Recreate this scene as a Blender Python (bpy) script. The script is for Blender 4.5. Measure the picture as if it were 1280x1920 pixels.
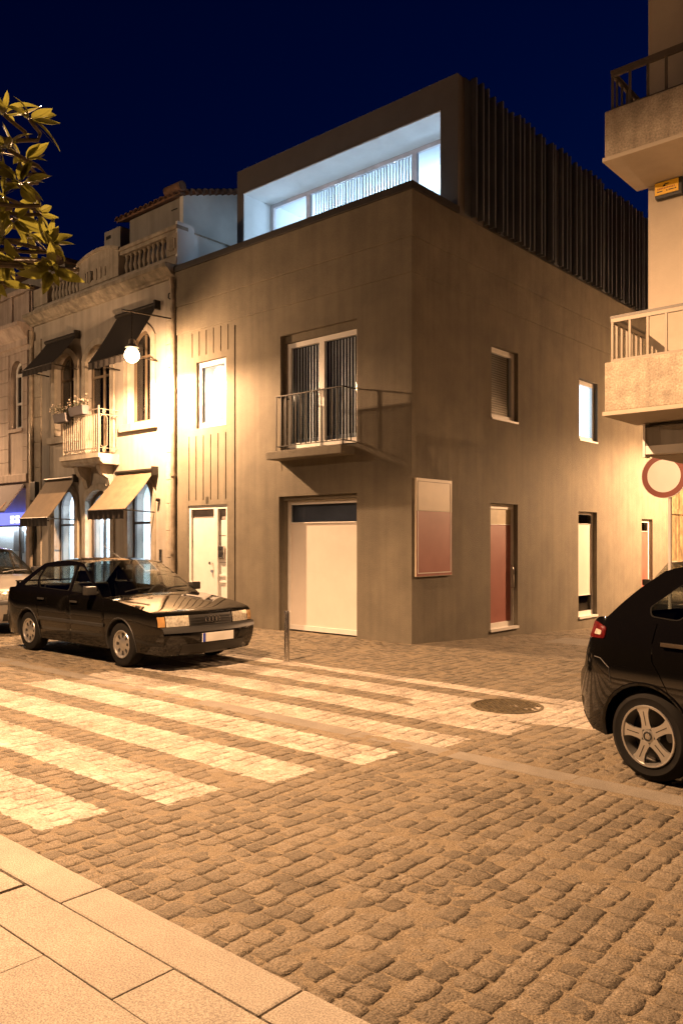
import bpy, bmesh, math, random
from math import sin, cos, pi, radians, hypot, atan2, sqrt
from mathutils import Vector, Matrix, noise
from mathutils.geometry import tessellate_polygon, delaunay_2d_cdt
random.seed(7)
SC = bpy.context.scene
for o_ in list(bpy.data.objects): bpy.data.objects.remove(o_)

# ------------------------------------------------------------------ camera
CAM = Vector((7.3276, -9.9701, 1.6))
FWD = Vector((-.65989, .75136, 0)); RGT = Vector((.75136, .65989, 0))
cd = bpy.data.cameras.new('camera'); cam = bpy.data.objects.new('camera', cd)
SC.collection.objects.link(cam); SC.camera = cam
cam.location = CAM
cam.rotation_euler = (radians(90), 0, atan2(-FWD.x, FWD.y))
cd.sensor_fit = 'VERTICAL'; cd.sensor_height = 36.0; cd.sensor_width = 24.0
cd.lens = 1510 / 1920 * 36.0
cd.shift_y = 52 / 1920
cd.clip_start = .05; cd.clip_end = 2000
def proj(p):
    v = Vector(p) - CAM; d = v.dot(FWD)
    if d < .05: return None
    return (640 + 1510 * v.dot(RGT) / d, 1012 - 1510 * v.z / d, d)

# ------------------------------------------------------------------ sky: deep blue dusk
W = bpy.data.worlds.new('World'); SC.world = W; W.use_nodes = True
wt = W.node_tree; wt.nodes.clear()
wo = wt.nodes.new('ShaderNodeOutputWorld'); wb = wt.nodes.new('ShaderNodeBackground')
sk = wt.nodes.new('ShaderNodeTexSky'); sk.sky_type = 'NISHITA'; sk.sun_disc = False
sk.sun_elevation = radians(-2.35); sk.sun_rotation = radians(5); sk.altitude = 50
sk.air_density = 1.0; sk.dust_density = .3; sk.ozone_density = 5.0
hs = wt.nodes.new('ShaderNodeHueSaturation'); hs.inputs['Saturation'].default_value = 1.25
wt.links.new(sk.outputs[0], hs.inputs['Color'])
wt.links.new(hs.outputs[0], wb.inputs['Color']); wb.inputs['Strength'].default_value = .15
wt.links.new(wb.outputs[0], wo.inputs['Surface'])
vs = SC.view_settings; vs.view_transform = 'Standard'; vs.look = 'None'; vs.exposure = .12; vs.gamma = 1
vs.use_curve_mapping = False
SODIUM = (1.0, .565, .285); COLD = (.62, .82, 1.0)
SC.cycles.max_bounces = 8; SC.cycles.transparent_max_bounces = 16
SC.cycles.sample_clamp_indirect = 4.0
SC.cycles.use_denoising = True; SC.cycles.denoiser = 'OPENIMAGEDENOISE'; SC.cycles.denoising_input_passes = 'RGB_ALBEDO_NORMAL'; SC.cycles.denoising_prefilter = 'NONE'
SC.cycles.caustics_reflective = False; SC.cycles.caustics_refractive = False

# ------------------------------------------------------------------ helpers
COL = SC.collection
WL = {}
def wl(p): return WL.get(p.name, Vector((0, 0, 0))) if p else Vector((0, 0, 0))
def tag(o, label=None, cat=None, group=None, kind=None):
    if label: o['label'] = label
    if cat: o['category'] = cat
    if group: o['group'] = group
    if kind: o['kind'] = kind
    return o
def empty(name, loc=(0, 0, 0), label=None, cat=None, group=None, rz=0, local=False, kind=None):
    o = bpy.data.objects.new(name, None); COL.objects.link(o)
    o.location = loc; o.rotation_euler.z = rz
    o.empty_display_size = .1
    WL[o.name] = Vector((0, 0, 0)) if local else Vector(loc)
    return tag(o, label, cat, group, kind)
def fill(outer, holes=()):
    loops = [[Vector((u, v, 0)) for u, v in outer]] + [[Vector((u, v, 0)) for u, v in h] for h in holes]
    return [p for l in loops for p in l], tessellate_polygon(loops), [len(l) for l in loops]
class MB:
    def __init__(s): s.v = []; s.f = []; s.attr = None
    def add(s, vs_, fs_):
        n = len(s.v); s.v += [tuple(p) for p in vs_]; s.f += [tuple(i + n for i in f) for f in fs_]; return s
    def box(s, x0, x1, y0, y1, z0, z1):
        return s.add([(x0,y0,z0),(x1,y0,z0),(x1,y1,z0),(x0,y1,z0),(x0,y0,z1),(x1,y0,z1),(x1,y1,z1),(x0,y1,z1)],
                     [(0,3,2,1),(4,5,6,7),(0,1,5,4),(1,2,6,5),(2,3,7,6),(3,0,4,7)])
    def hexa(s, lo, hi):
        return s.add(list(lo) + list(hi), [(0,3,2,1),(4,5,6,7),(0,1,5,4),(1,2,6,5),(2,3,7,6),(3,0,4,7)])
    def tube(s, pts, r, n=8, closed=False, cap=True):
        pts = [Vector(p) for p in pts]; m = len(pts); base = len(s.v); rs = r if isinstance(r, (list, tuple)) else [r] * m
        ref = None
        for i, p in enumerate(pts):
            a = pts[(i - 1) % m] if (i or closed) else p; b = pts[(i + 1) % m] if (i < m - 1 or closed) else p
            t = (b - a).normalized()
            if ref is None:
                ref = t.cross(Vector((0, 0, 1)) if abs(t.z) < .9 else Vector((1, 0, 0))).normalized()
            ref = (ref - t * ref.dot(t)).normalized(); bi = t.cross(ref)
            for k in range(n):
                a_ = 2 * pi * k / n; s.v.append(tuple(p + (ref * cos(a_) + bi * sin(a_)) * rs[i]))
        for i in range(m if closed else m - 1):
            j = (i + 1) % m
            for k in range(n):
                l = (k + 1) % n
                s.f.append((base + i*n + k, base + i*n + l, base + j*n + l, base + j*n + k))
        if cap and not closed:
            s.f.append(tuple(base + k for k in range(n))[::-1]); s.f.append(tuple(base + (m-1)*n + k for k in range(n)))
        return s
    def lathe(s, prof, c=(0, 0, 0), n=24, axis='z', closed=False):
        base = len(s.v); m = len(prof)
        for k in range(n):
            a = 2 * pi * k / n
            for r, h in prof:
                p = (r*cos(a), r*sin(a), h) if axis == 'z' else ((r*cos(a), h, r*sin(a)) if axis == 'y' else (h, r*cos(a), r*sin(a)))
                s.v.append((p[0]+c[0], p[1]+c[1], p[2]+c[2]))
        for k in range(n):
            l = (k + 1) % n
            for i in range(m if closed else m - 1):
                j = (i + 1) % m
                s.f.append((base + k*m + i, base + l*m + i, base + l*m + j, base + k*m + j))
        return s
    def prism(s, outer, holes, P, d0, d1):
        pts, tris, lens = fill(outer, holes); n = len(pts); base = len(s.v)
        s.v += [tuple(P(p.x, p.y, d0)) for p in pts] + [tuple(P(p.x, p.y, d1)) for p in pts]
        for t in tris:
            s.f.append(tuple(base + i for i in t)); s.f.append(tuple(base + n + i for i in reversed(t)))
        o = 0
        for L in lens:
            for i in range(L):
                j = (i + 1) % L
                s.f.append((base + o + i, base + o + j, base + n + o + j, base + n + o + i))
            o += L
        return s
    def build(s, name, mat, parent=None, smooth=False, bevel=0, center=True, angle=35):
        c = Vector((0, 0, 0))
        if center:
            xs = list(zip(*s.v)); c = Vector([(min(a) + max(a)) / 2 for a in xs])
        me = bpy.data.meshes.new(name)
        me.from_pydata([(p[0]-c.x, p[1]-c.y, p[2]-c.z) for p in s.v], [], s.f)
        bm = bmesh.new(); bm.from_mesh(me)
        if bevel:
            bmesh.ops.remove_doubles(bm, verts=bm.verts, dist=1e-5)
            es = [e for e in bm.edges if len(e.link_faces) == 2 and e.calc_face_angle(0) > radians(40)]
            bmesh.ops.bevel(bm, geom=es, offset=bevel, segments=1 if bevel < .004 else 2, profile=.6, affect='EDGES', clamp_overlap=True)
        bmesh.ops.recalc_face_normals(bm, faces=bm.faces)
        bm.to_mesh(me); bm.free()
        if smooth:
            me.polygons.foreach_set('use_smooth', [True] * len(me.polygons))
            try: me.set_sharp_from_angle(angle=radians(angle))
            except Exception: pass
        me.materials.append(mat)
        o = bpy.data.objects.new(name, me); COL.objects.link(o)
        if parent: o.parent = parent
        o.location = c - wl(parent); WL[o.name] = c
        return o
def front(c): return lambda u, v, d: (u, c + d, v)
def side(c): return lambda u, v, d: (c - d, u, v)
def rect(a, b, c, d): return [(a, c), (b, c), (b, d), (a, d)]
def arch(a, b, c, d, rise, n=10):
    w = (b - a) / 2; r = (w*w + rise*rise) / (2*rise); cx_ = (a + b) / 2; cz = d - r; t = math.asin(min(1, w / r))
    if rise > w * .999: t = pi / 2
    return [(a, c), (b, c)] + [(cx_ + r*sin(t - 2*t*i/n), cz + r*cos(t - 2*t*i/n)) for i in range(n + 1)]
def copytree(o, parent=None):
    c = o.copy(); COL.objects.link(c); c.parent = parent; WL[c.name] = WL.get(o.name, Vector((0,0,0)))
    for ch in list(o.children): copytree(ch, c)
    return c

# ------------------------------------------------------------------ materials
def nodes(m): return m.node_tree.nodes, m.node_tree.links
MC = {}
def mat(name, col, rough=.7, metal=0., var=.12, vscale=3., bump=0., bscale=60., coat=0., spec=.5, streak=0., fine=0., trans=0., col2=None, sheen=0.):
    if name in MC: return MC[name]
    m = bpy.data.materials.new(name); m.use_nodes = True; N, L = nodes(m)
    b = N['Principled BSDF']; b.inputs['Roughness'].default_value = rough; b.inputs['Metallic'].default_value = metal
    b.inputs['Coat Weight'].default_value = coat; b.inputs['Coat Roughness'].default_value = .04
    b.inputs['Specular IOR Level'].default_value = spec
    if trans: b.inputs['Transmission Weight'].default_value = trans
    b.inputs['Base Color'].default_value = (*col, 1)
    g = N.new('ShaderNodeNewGeometry')
    last = None
    if var or streak or fine:
        n1 = N.new('ShaderNodeTexNoise'); n1.inputs['Scale'].default_value = vscale; n1.inputs['Detail'].default_value = 7; n1.inputs['Roughness'].default_value = .62
        L.new(g.outputs['Position'], n1.inputs['Vector'])
        c2 = col2 or tuple(max(0, c * (1 - var * 2.2)) for c in col)
        c1 = tuple(min(1, c * (1 + var)) for c in col)
        mr = N.new('ShaderNodeMapRange'); mr.inputs['From Min'].default_value = .3; mr.inputs['From Max'].default_value = .72
        L.new(n1.outputs['Fac'], mr.inputs['Value'])
        mx = N.new('ShaderNodeMix'); mx.data_type = 'RGBA'; mx.inputs['A'].default_value = (*c2, 1); mx.inputs['B'].default_value = (*c1, 1)
        L.new(mr.outputs[0], mx.inputs['Factor']); last = mx.outputs['Result']
        def mul(scale, vec, lo, hi, amt):
            nonlocal last
            n2 = N.new('ShaderNodeTexNoise'); n2.inputs['Scale'].default_value = scale; n2.inputs['Detail'].default_value = 5
            mp = N.new('ShaderNodeMapping'); mp.inputs['Scale'].default_value = vec
            L.new(g.outputs['Position'], mp.inputs['Vector']); L.new(mp.outputs[0], n2.inputs['Vector'])
            m2 = N.new('ShaderNodeMapRange'); m2.inputs['From Min'].default_value = lo; m2.inputs['From Max'].default_value = hi
            m2.inputs['To Min'].default_value = 1 - amt; m2.inputs['To Max'].default_value = 1 + amt * .4
            L.new(n2.outputs['Fac'], m2.inputs['Value'])
            mm = N.new('ShaderNodeMix'); mm.data_type = 'RGBA'; mm.blend_type = 'MULTIPLY'; mm.inputs['Factor'].default_value = 1
            L.new(last, mm.inputs['A']); L.new(m2.outputs[0], mm.inputs['B']); last = mm.outputs['Result']
        if streak: mul(2.2, (3, 3, .16), .35, .6, streak)
        if fine: mul(bscale * 1.3, (1, 1, 1), .35, .65, fine)
        L.new(last, b.inputs['Base Color'])
        rr = N.new('ShaderNodeMapRange'); rr.inputs['To Min'].default_value = max(.02, rough - .08); rr.inputs['To Max'].default_value = min(1, rough + .08)
        L.new(n1.outputs['Fac'], rr.inputs['Value']); L.new(rr.outputs[0], b.inputs['Roughness'])
    if bump:
        n3 = N.new('ShaderNodeTexNoise'); n3.inputs['Scale'].default_value = bscale; n3.inputs['Detail'].default_value = 4
        L.new(g.outputs['Position'], n3.inputs['Vector'])
        bp = N.new('ShaderNodeBump'); bp.inputs['Strength'].default_value = bump; bp.inputs['Distance'].default_value = .01
        L.new(n3.outputs['Fac'], bp.inputs['Height']); L.new(bp.outputs[0], b.inputs['Normal'])
    MC[name] = m; return m
def glass(name, tint=(.9, .95, 1), refl=1., rough=.02):
    if name in MC: return MC[name]
    m = bpy.data.materials.new(name); m.use_nodes = True; N, L = nodes(m); N.remove(N['Principled BSDF'])
    t = N.new('ShaderNodeBsdfTransparent'); t.inputs[0].default_value = (*tint, 1)
    gl = N.new('ShaderNodeBsdfGlossy'); gl.inputs['Roughness'].default_value = rough; gl.inputs['Color'].default_value = (refl, refl, refl, 1)
    lw = N.new('ShaderNodeLayerWeight'); lw.inputs['Blend'].default_value = .5
    pw = N.new('ShaderNodeMath'); pw.operation = 'POWER'; pw.inputs[1].default_value = 3.5; L.new(lw.outputs['Facing'], pw.inputs[0])
    fr = N.new('ShaderNodeMapRange'); fr.inputs['To Min'].default_value = .045; fr.inputs['To Max'].default_value = .95; L.new(pw.outputs[0], fr.inputs[0])
    mx = N.new('ShaderNodeMixShader'); L.new(fr.outputs[0], mx.inputs[0]); L.new(t.outputs[0], mx.inputs[1]); L.new(gl.outputs[0], mx.inputs[2])
    L.new(mx.outputs[0], N['Material Output'].inputs['Surface']); MC[name] = m; return m
def emis(name, col, st):
    if name in MC: return MC[name]
    m = bpy.data.materials.new(name); m.use_nodes = True; N, L = nodes(m)
    b = N['Principled BSDF']; b.inputs['Base Color'].default_value = (*[c * .5 for c in col], 1)
    b.inputs['Emission Color'].default_value = (*col, 1); b.inputs['Emission Strength'].default_value = st
    MC[name] = m; return m

M_plaster = mat('grey_render', (.185, .162, .122), .9, var=.13, vscale=1.5, bump=.7, bscale=70, streak=.10, fine=.16)
M_cap = mat('dark_zinc_cap', (.05, .045, .042), .55, .4, var=.15)
M_metal_dark = mat('dark_sheet_metal', (.115, .13, .155), .55, .2, var=.1, vscale=2, streak=.12)
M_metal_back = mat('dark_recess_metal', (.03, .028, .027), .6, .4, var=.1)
M_white = mat('white_paint', (.74, .72, .69), .42, var=.04, vscale=6)
M_whitewall = mat('white_wall', (.72, .74, .74), .8, var=.04, bump=.08)
M_iron = mat('dark_iron', (.03, .026, .022), .45, .6, var=.2, vscale=20)
M_red = mat('brick_red_film', (.30, .105, .085), .45, var=.05, vscale=4)
M_film = mat('white_film', (.72, .66, .60), .4, var=.03, vscale=3)
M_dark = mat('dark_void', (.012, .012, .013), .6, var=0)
M_glass = glass('window_glass')
M_glassd = glass('dark_glass', (.35, .36, .4))
M_chrome = mat('chrome', (.75, .75, .74), .14, 1., var=.03)
M_steel = mat('brushed_steel', (.6, .58, .55), .25, 1., var=.06, vscale=30)
M_plastic = mat('black_plastic', (.018, .018, .018), .5, var=.1, vscale=10)
M_rubber = mat('tyre_rubber', (.010, .0095, .009), .85, var=.12, vscale=18, spec=.15)
M_granite = mat('granite', (.33, .295, .245), .82, var=.10, vscale=5, bump=.35, bscale=130, fine=.5)
M_granite_d = mat('granite_dark', (.20, .18, .15), .8, var=.12, vscale=4, bump=.4, bscale=130, fine=.45)
M_cream = mat('cream_plaster', (.36, .325, .28), .88, var=.08, vscale=1.3, bump=.25, bscale=50, streak=.14)
M_greyplaster = mat('grey_plaster', (.30, .285, .265), .9, var=.08, vscale=1.3, bump=.25, bscale=50, streak=.12)
M_stone = mat('facade_stone', (.40, .355, .29), .85, var=.14, vscale=4, bump=.3, bscale=70, streak=.22, fine=.15)
M_stone_d = mat('weathered_stone', (.30, .265, .21), .88, var=.2, vscale=5, bump=.35, bscale=60, streak=.3, fine=.15)
M_pink = mat('pinkish_stone', (.40, .33, .285), .85, var=.12, vscale=3, bump=.3, bscale=60, streak=.2)
M_pebble = mat('pebbledash', (.42, .36, .28), .9, var=.14, vscale=7, bump=1., bscale=38, streak=.22, fine=.28)
M_smooth = mat('smooth_render', (.45, .39, .31), .85, var=.06, vscale=2, bump=.15, bscale=40)
M_awning = mat('brown_awning', (.145, .105, .065), .85, var=.12, vscale=5, bump=.15, bscale=200)
M_awnd = mat('dark_awning', (.028, .023, .02), .9, var=.1)
M_wood = mat('old_plank', (.26, .19, .10), .8, var=.3, vscale=4, bump=.4, bscale=40, streak=.5)
M_brownframe = mat('brown_frame', (.09, .055, .03), .5, var=.15)
M_tile = mat('clay_tile', (.20, .115, .075), .85, var=.3, vscale=6, bump=.3)
M_bark = mat('bark', (.14, .11, .075), .85, var=.25, vscale=20, bump=.6, bscale=60)
def translucent(name, col, f=.5):
    m = mat(name, col, .8 if col[0] > .5 else .35, var=.03 if col[0] > .5 else .3, vscale=9); N, L = nodes(m); t = N.new('ShaderNodeBsdfTranslucent'); t.inputs[0].default_value = (*col, 1)
    mx = N.new('ShaderNodeMixShader'); mx.inputs[0].default_value = f; L.new(N['Principled BSDF'].outputs[0], mx.inputs[1]); L.new(t.outputs[0], mx.inputs[2]); L.new(mx.outputs[0], N['Material Output'].inputs['Surface']); return m
def light(name, kind, loc, energy, col, parent=None, size=.1, size_y=None, rot=(0,0,0), spot=None, blend=.3):
    l = bpy.data.lights.new(name, kind); l.energy = energy; l.color = col
    if kind == 'AREA':
        l.size = size
        if size_y: l.shape = 'RECTANGLE'; l.size_y = size_y
    else: l.shadow_soft_size = size
    if spot: l.spot_size = radians(spot); l.spot_blend = blend
    o = bpy.data.objects.new(name, l); COL.objects.link(o); o.rotation_euler = rot
    if parent: o.parent = parent
    o.location = Vector(loc) - wl(parent); return o
M_leaf = translucent('magnolia_leaf', (.17, .165, .03), .45)
# ------------------------------------------------------------------ ground
def gz(y): return -.043 * max(0, y) if y < 30 else -.043 * 30
ground = MB()
ground.add([(-900,-900,-1.6),(900,-900,-1.6),(900,900,-1.6),(-900,900,-1.6)], [(0,1,2,3)])
tag(ground.build('ground', mat('far_ground', (.08,.075,.065), .95), center=False), kind='structure')

CW0, CWP, CWW = -7.74, .722, .43           # first stripe, pitch, width of the painted crossing
def stone_material(name, sand=False):
    m = bpy.data.materials.new(name); m.use_nodes = True; N, L = nodes(m); b = N['Principled BSDF']
    b.inputs['Roughness'].default_value = .8; b.inputs['Specular IOR Level'].default_value = .35
    g = N.new('ShaderNodeNewGeometry'); at = N.new('ShaderNodeAttribute'); at.attribute_name = 'rnd'
    def mth(op, a, b_=None, c=None):
        n = N.new('ShaderNodeMath'); n.operation = op
        for i, v in enumerate((a, b_, c)):
            if v is None: continue
            if isinstance(v, (int, float)): n.inputs[i].default_value = v
            else: L.new(v, n.inputs[i])
        return n.outputs[0]
    def rng(v, a, b_, c, d):
        n = N.new('ShaderNodeMapRange')
        for i, x in enumerate((a, b_, c, d)): n.inputs[i + 1].default_value = x
        L.new(v, n.inputs[0]); return n.outputs[0]
    def nz(scale, detail=5, off=0, rough=.6):
        n = N.new('ShaderNodeTexNoise'); n.inputs['Scale'].default_value = scale; n.inputs['Detail'].default_value = detail; n.inputs['Roughness'].default_value = rough
        mp = N.new('ShaderNodeMapping'); mp.inputs['Location'].default_value = (off, off * .7, 0); L.new(g.outputs['Position'], mp.inputs[0]); L.new(mp.outputs[0], n.inputs['Vector'])
        return n.outputs['Fac']
    def mix(f, A, B, mode='MIX'):
        n = N.new('ShaderNodeMix'); n.data_type = 'RGBA'; n.blend_type = mode
        for k, v in (('Factor', f), ('A', A), ('B', B)):
            if isinstance(v, (int, float)): n.inputs[k].default_value = v
            elif isinstance(v, tuple): n.inputs[k].default_value = (*v, 1)
            else: L.new(v, n.inputs[k])
        return n.outputs['Result']
    base = mix(at.outputs['Fac'], (.080, .068, .052), (.150, .128, .098))
    base = mix(rng(nz(120, 4, 0, .75), .36, .66, 0, 1), mix(1., base, (.22, .22, .22), 'MULTIPLY'), mix(1., base, (2.0, 1.95, 1.85), 'MULTIPLY'))
    base = mix(rng(nz(420, 1, 6), .68, .74, 0, .5), base, (.45, .40, .32))
    base = mix(rng(nz(.9, 4, 3), .35, .7, 0, .30), base, (.22, .185, .135))          # trodden-in sand
    if sand: base = mix(rng(nz(150, 4, 0, .8), .40, .62, 0, 1), (.085, .066, .042), mix(rng(nz(12, 4), .3, .7, 0, 1), (.22, .178, .120), (.32, .262, .180)))
    # sand lies where the stone dips below its crown
    sx = N.new('ShaderNodeSeparateXYZ'); L.new(g.outputs['Position'], sx.inputs[0])
    # painted crossing
    t = mth('DIVIDE', mth('SUBTRACT', sx.outputs['Y'], CW0), CWP)
    fr = mth('FRACT', mth('ADD', t, mth('MULTIPLY', mth('SUBTRACT', nz(14, 5, 5, .7), .5), .13)))
    on = mth('LESS_THAN', fr, CWW / CWP)
    xe = mth('ADD', mth('MULTIPLY', mth('FLOOR', t), .165), 3.17)
    xj = mth('ADD', sx.outputs['X'], mth('MULTIPLY', mth('SUBTRACT', nz(12, 5, 9, .7), .5), .16))
    on = mth('MULTIPLY', on, mth('LESS_THAN', xj, xe))
    on = mth('MULTIPLY', on, mth('GREATER_THAN', xj, -1.25))
    on = mth('MULTIPLY', on, mth('GREATER_THAN', sx.outputs['Y'], -7.8)); on = mth('MULTIPLY', on, mth('LESS_THAN', sx.outputs['Y'], -2.45))
    # paint also rings the manhole
    dx = mth('SUBTRACT', sx.outputs['X'], 3.75); dy = mth('SUBTRACT', sx.outputs['Y'], -3.2)
    el = mth('ADD', mth('POWER', mth('DIVIDE', dx, 1.25), 2.), mth('POWER', mth('DIVIDE', mth('ADD', dy, mth('MULTIPLY', dx, -.18)), .46), 2.))
    el = mth('ADD', el, mth('MULTIPLY', mth('SUBTRACT', nz(5, 4, 2), .5), .7))
    on = mth('MAXIMUM', on, mth('LESS_THAN', el, 1.))
    wear = rng(mth('ADD', mth('MULTIPLY', nz(42, 6, 1, .75), .62), mth('MULTIPLY', nz(2.2, 3, 4), .4)), .40, .62, .95, .10)
    pf = mth('MULTIPLY', mth('MULTIPLY', on, wear), rng(at.outputs['Fac'], 0, 1, .72, 1.0))
    col = mix(pf, base, (.60, .545, .48))
    L.new(col, b.inputs['Base Color'])
    bp = N.new('ShaderNodeBump'); bp.inputs['Strength'].default_value = .9; bp.inputs['Distance'].default_value = .010
    L.new(mth('ADD', nz(110, 5), mth('MULTIPLY', nz(40, 3, 8), 1.2)), bp.inputs['Height']); L.new(bp.outputs[0], b.inputs['Normal'])
    return m, nz
M_cob, _ = stone_material('granite_cobble')
M_sand, _ = stone_material('joint_sand', True)
M_bed = mat('mortar_bed', (.22, .185, .14), .95, var=.2)
def cobfar():
    m = bpy.data.materials.new('far_paving'); m.use_nodes = True; N, L = nodes(m); b = N['Principled BSDF']; b.inputs['Roughness'].default_value = .85
    g = N.new('ShaderNodeNewGeometry'); br = N.new('ShaderNodeTexBrick'); mp = N.new('ShaderNodeMapping'); mp.inputs['Rotation'].default_value = (0, 0, pi/2)
    L.new(g.outputs['Position'], mp.inputs[0]); L.new(mp.outputs[0], br.inputs['Vector'])
    br.inputs['Scale'].default_value = 1; br.inputs['Brick Width'].default_value = .12; br.inputs['Row Height'].default_value = .118; br.inputs['Mortar Size'].default_value = .01
    br.inputs['Color1'].default_value = (.09,.08,.06,1); br.inputs['Color2'].default_value = (.17,.15,.115,1); br.inputs['Mortar'].default_value = (.17,.135,.085,1)
    L.new(br.outputs[0], b.inputs['Base Color']); return m
road = MB()
xs = [-70, 60]; ys = [-8.3] + [0, 30, 80]
for i, y in enumerate(ys):
    for x in xs: road.v.append((x, y, gz(y) - .05 - (.004 if y > 1 else 0)))
for i in range(len(ys) - 1): road.f.append((2*i, 2*i+1, 2*i+3, 2*i+2))
nx, ny = 260, 330                       # uneven sand bed where the setts are seen close up
b0 = len(road.v)
for j in range(ny + 1):
    y = -8.05 + 21.3*(j/ny)**1.35
    for i in range(nx + 1):
        x = -9.6 + 16.7*i/nx
        road.v.append((x, y, gz(y) - .0019 + .0022*noise.noise(Vector((x*2.3, y*2.3, 0))) + .0048*noise.noise(Vector((x*8, y*8, 4)))))
for j in range(ny):
    for i in range(nx): a = b0 + j*(nx+1) + i; road.f.append((a, a+1, a+nx+2, a+nx+1))
road = tag(road.build('road', M_sand, center=False, smooth=True), kind='structure')
far = MB()
far.add([(-70,-7.95,-.003),(-9.5,-7.95,-.003),(-9.5,0,-.003),(-70,0,-.003)], [(0,1,2,3)])
far.add([(.02,13,gz(13)-.003),(20,13,gz(13)-.003),(20,60,gz(30)-.003),(.02,60,gz(30)-.003)], [(0,1,2,3)])
tag(far.build('far_paving', cobfar(), road, center=False), kind='stuff')

def stone_variant(rn, n, w=.107, l=.107, h=.06):
    """a split-granite cube: n x n vertex top, ragged outline, rounded crown, short sides"""
    v = []; f = []; off = Vector((rn.random()*99, rn.random()*99, rn.random()*99))
    tilt = (rn.uniform(-.02,.02), rn.uniform(-.02,.02)); r0 = rn.uniform(.0005,.0022)
    def outl(a, b):
        e = max(abs(a), abs(b)); c = (abs(a*b)) ** 3
        q = noise.noise(Vector((a*1.7, b*1.7, 0)) + off) * .21 * e
        return a * (1 - .07*c*e + q), b * (1 - .07*c*e + noise.noise(Vector((a*1.7, b*1.7, 7)) + off) * .21 * e)
    for j in range(n):
        for i in range(n):
            a, b = -1 + 2*i/(n-1), -1 + 2*j/(n-1); x, y = outl(a, b); e = max(abs(a), abs(b))
            z = r0 - .0022 * e**8 + noise.noise(Vector((a*1.6, b*1.6, 3)) + off) * .0028 + noise.noise(Vector((a*4, b*4, 5)) + off) * .0025 + tilt[0]*x*w/2 + tilt[1]*y*l/2
            v.append((x*w/2, y*l/2, z))
    for j in range(n-1):
        for i in range(n-1): f.append((j*n+i, j*n+i+1, (j+1)*n+i+1, (j+1)*n+i))
    ring = [i for i in range(n)] + [j*n+n-1 for j in range(1, n)] + [(n-1)*n+i for i in range(n-2, -1, -1)] + [j*n for j in range(n-2, 0, -1)]
    b0 = len(v)
    for k in ring: x, y, z = v[k]; v.append((x*1.03, y*1.03, -h))
    m = len(ring)
    for k in range(m): l_ = (k+1) % m; f.append((ring[l_], ring[k], b0+k, b0+l_))
    return v, f
rn = random.Random(3)
VAR5 = [stone_variant(rn, 5) for _ in range(28)]; VAR3 = [stone_variant(rn, 3) for _ in range(16)]
stones = []
PX = .116
x = -9.5; row = 0
while x < 6.9:
    w = PX * rn.uniform(.92, 1.1); y = -7.99 + rn.uniform(0, .1)
    while y < 13:
        l = PX * (rn.uniform(.86, 1.2) if rn.random() < .85 else rn.uniform(1.2, 1.5)); cx_, cy_ = x + w/2 + .05*noise.noise(Vector((x*.4, y*.9, 1))) + rn.uniform(-.009, .009), y + l/2; y += l
        if -5.03 < cy_ < -4.77: continue
        if hypot(cx_ - 3.41, cy_ + 3.1) < .37: continue
        if cy_ > -.06 and cx_ < .06: continue
        if cy_ > .0 and cx_ > 4.3: continue
        q = proj((cx_, cy_, gz(cy_)))
        if not q or q[0] < -70 or q[0] > 1350 or q[1] > 2010: continue
        if q[2] > 22: continue
        stones.append((q[2], cx_, cy_, w, l, q[0], q[1]))
    x += w + rn.uniform(0, .004); row += 1
stones.sort()
inview = [s for s in stones if 5 < s[5] < 1275 and 1000 < s[6] < 1915]
near = set(id(s) for s in inview[:300])
vmesh = []
def rndattr(me, val):
    a = me.attributes.new('rnd', 'FLOAT', 'POINT'); a.data.foreach_set('value', val)
for i, (v, f) in enumerate(VAR5):
    me = bpy.data.meshes.new('cobble'); me.from_pydata(v, [], f); me.polygons.foreach_set('use_smooth', [True]*len(f))
    me.materials.append(M_cob); rndattr(me, [rn.random()**1.2] * len(v)); vmesh.append(me)
big = MB(); rv = []
def sett(s, v, f, k):
    d, cx_, cy_, w, l, _, _ = s
    a = rn.choice((0, pi)) + rn.uniform(-.09, .09); ca, sa = cos(a), sin(a); sx, sy = (w-.006)/.107, (l-.006)/.107; dz = rn.uniform(-.002, .0015)
    big.add([(cx_ + p[0]*sx*ca - p[1]*sy*sa, cy_ + p[0]*sx*sa + p[1]*sy*ca, gz(cy_) + dz + p[2]) for p in v], f)
    rv.extend([k] * len(v))
for s in stones:
    if id(s) in near:
        o = bpy.data.objects.new('cobble', vmesh[rn.randrange(len(vmesh))]); COL.objects.link(o); o.parent = road
        o.location = (s[1], s[2], gz(s[2]) + rn.uniform(-.002, .0015)); o.rotation_euler.z = rn.choice((0, pi)) + rn.uniform(-.09, .09)
        o.scale = ((s[3]-.006)/.107, (s[4]-.006)/.107, 1)
    else:
        v, f = rn.choice(VAR5 if s[0] < 9.5 else VAR3); sett(s, v, f, rn.random()**1.2)
me = bpy.data.meshes.new('cobbles'); me.from_pydata(big.v, [], big.f); me.polygons.foreach_set('use_smooth', [True]*len(big.f)); me.materials.append(M_cob); rndattr(me, rv)
o = bpy.data.objects.new('cobbles', me); COL.objects.link(o); o.parent = road; o['kind'] = 'stuff'

# flush granite strip, one stone after another
x = -12.
while x < 7.5:
    l = rn.uniform(.8, 1.15)
    MB().box(x, x + l - .008, -4.995, -4.80, -.08, rn.uniform(-.002, .002)).build('strip_stone', M_granite_d, road, bevel=.006)
    x += l
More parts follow.
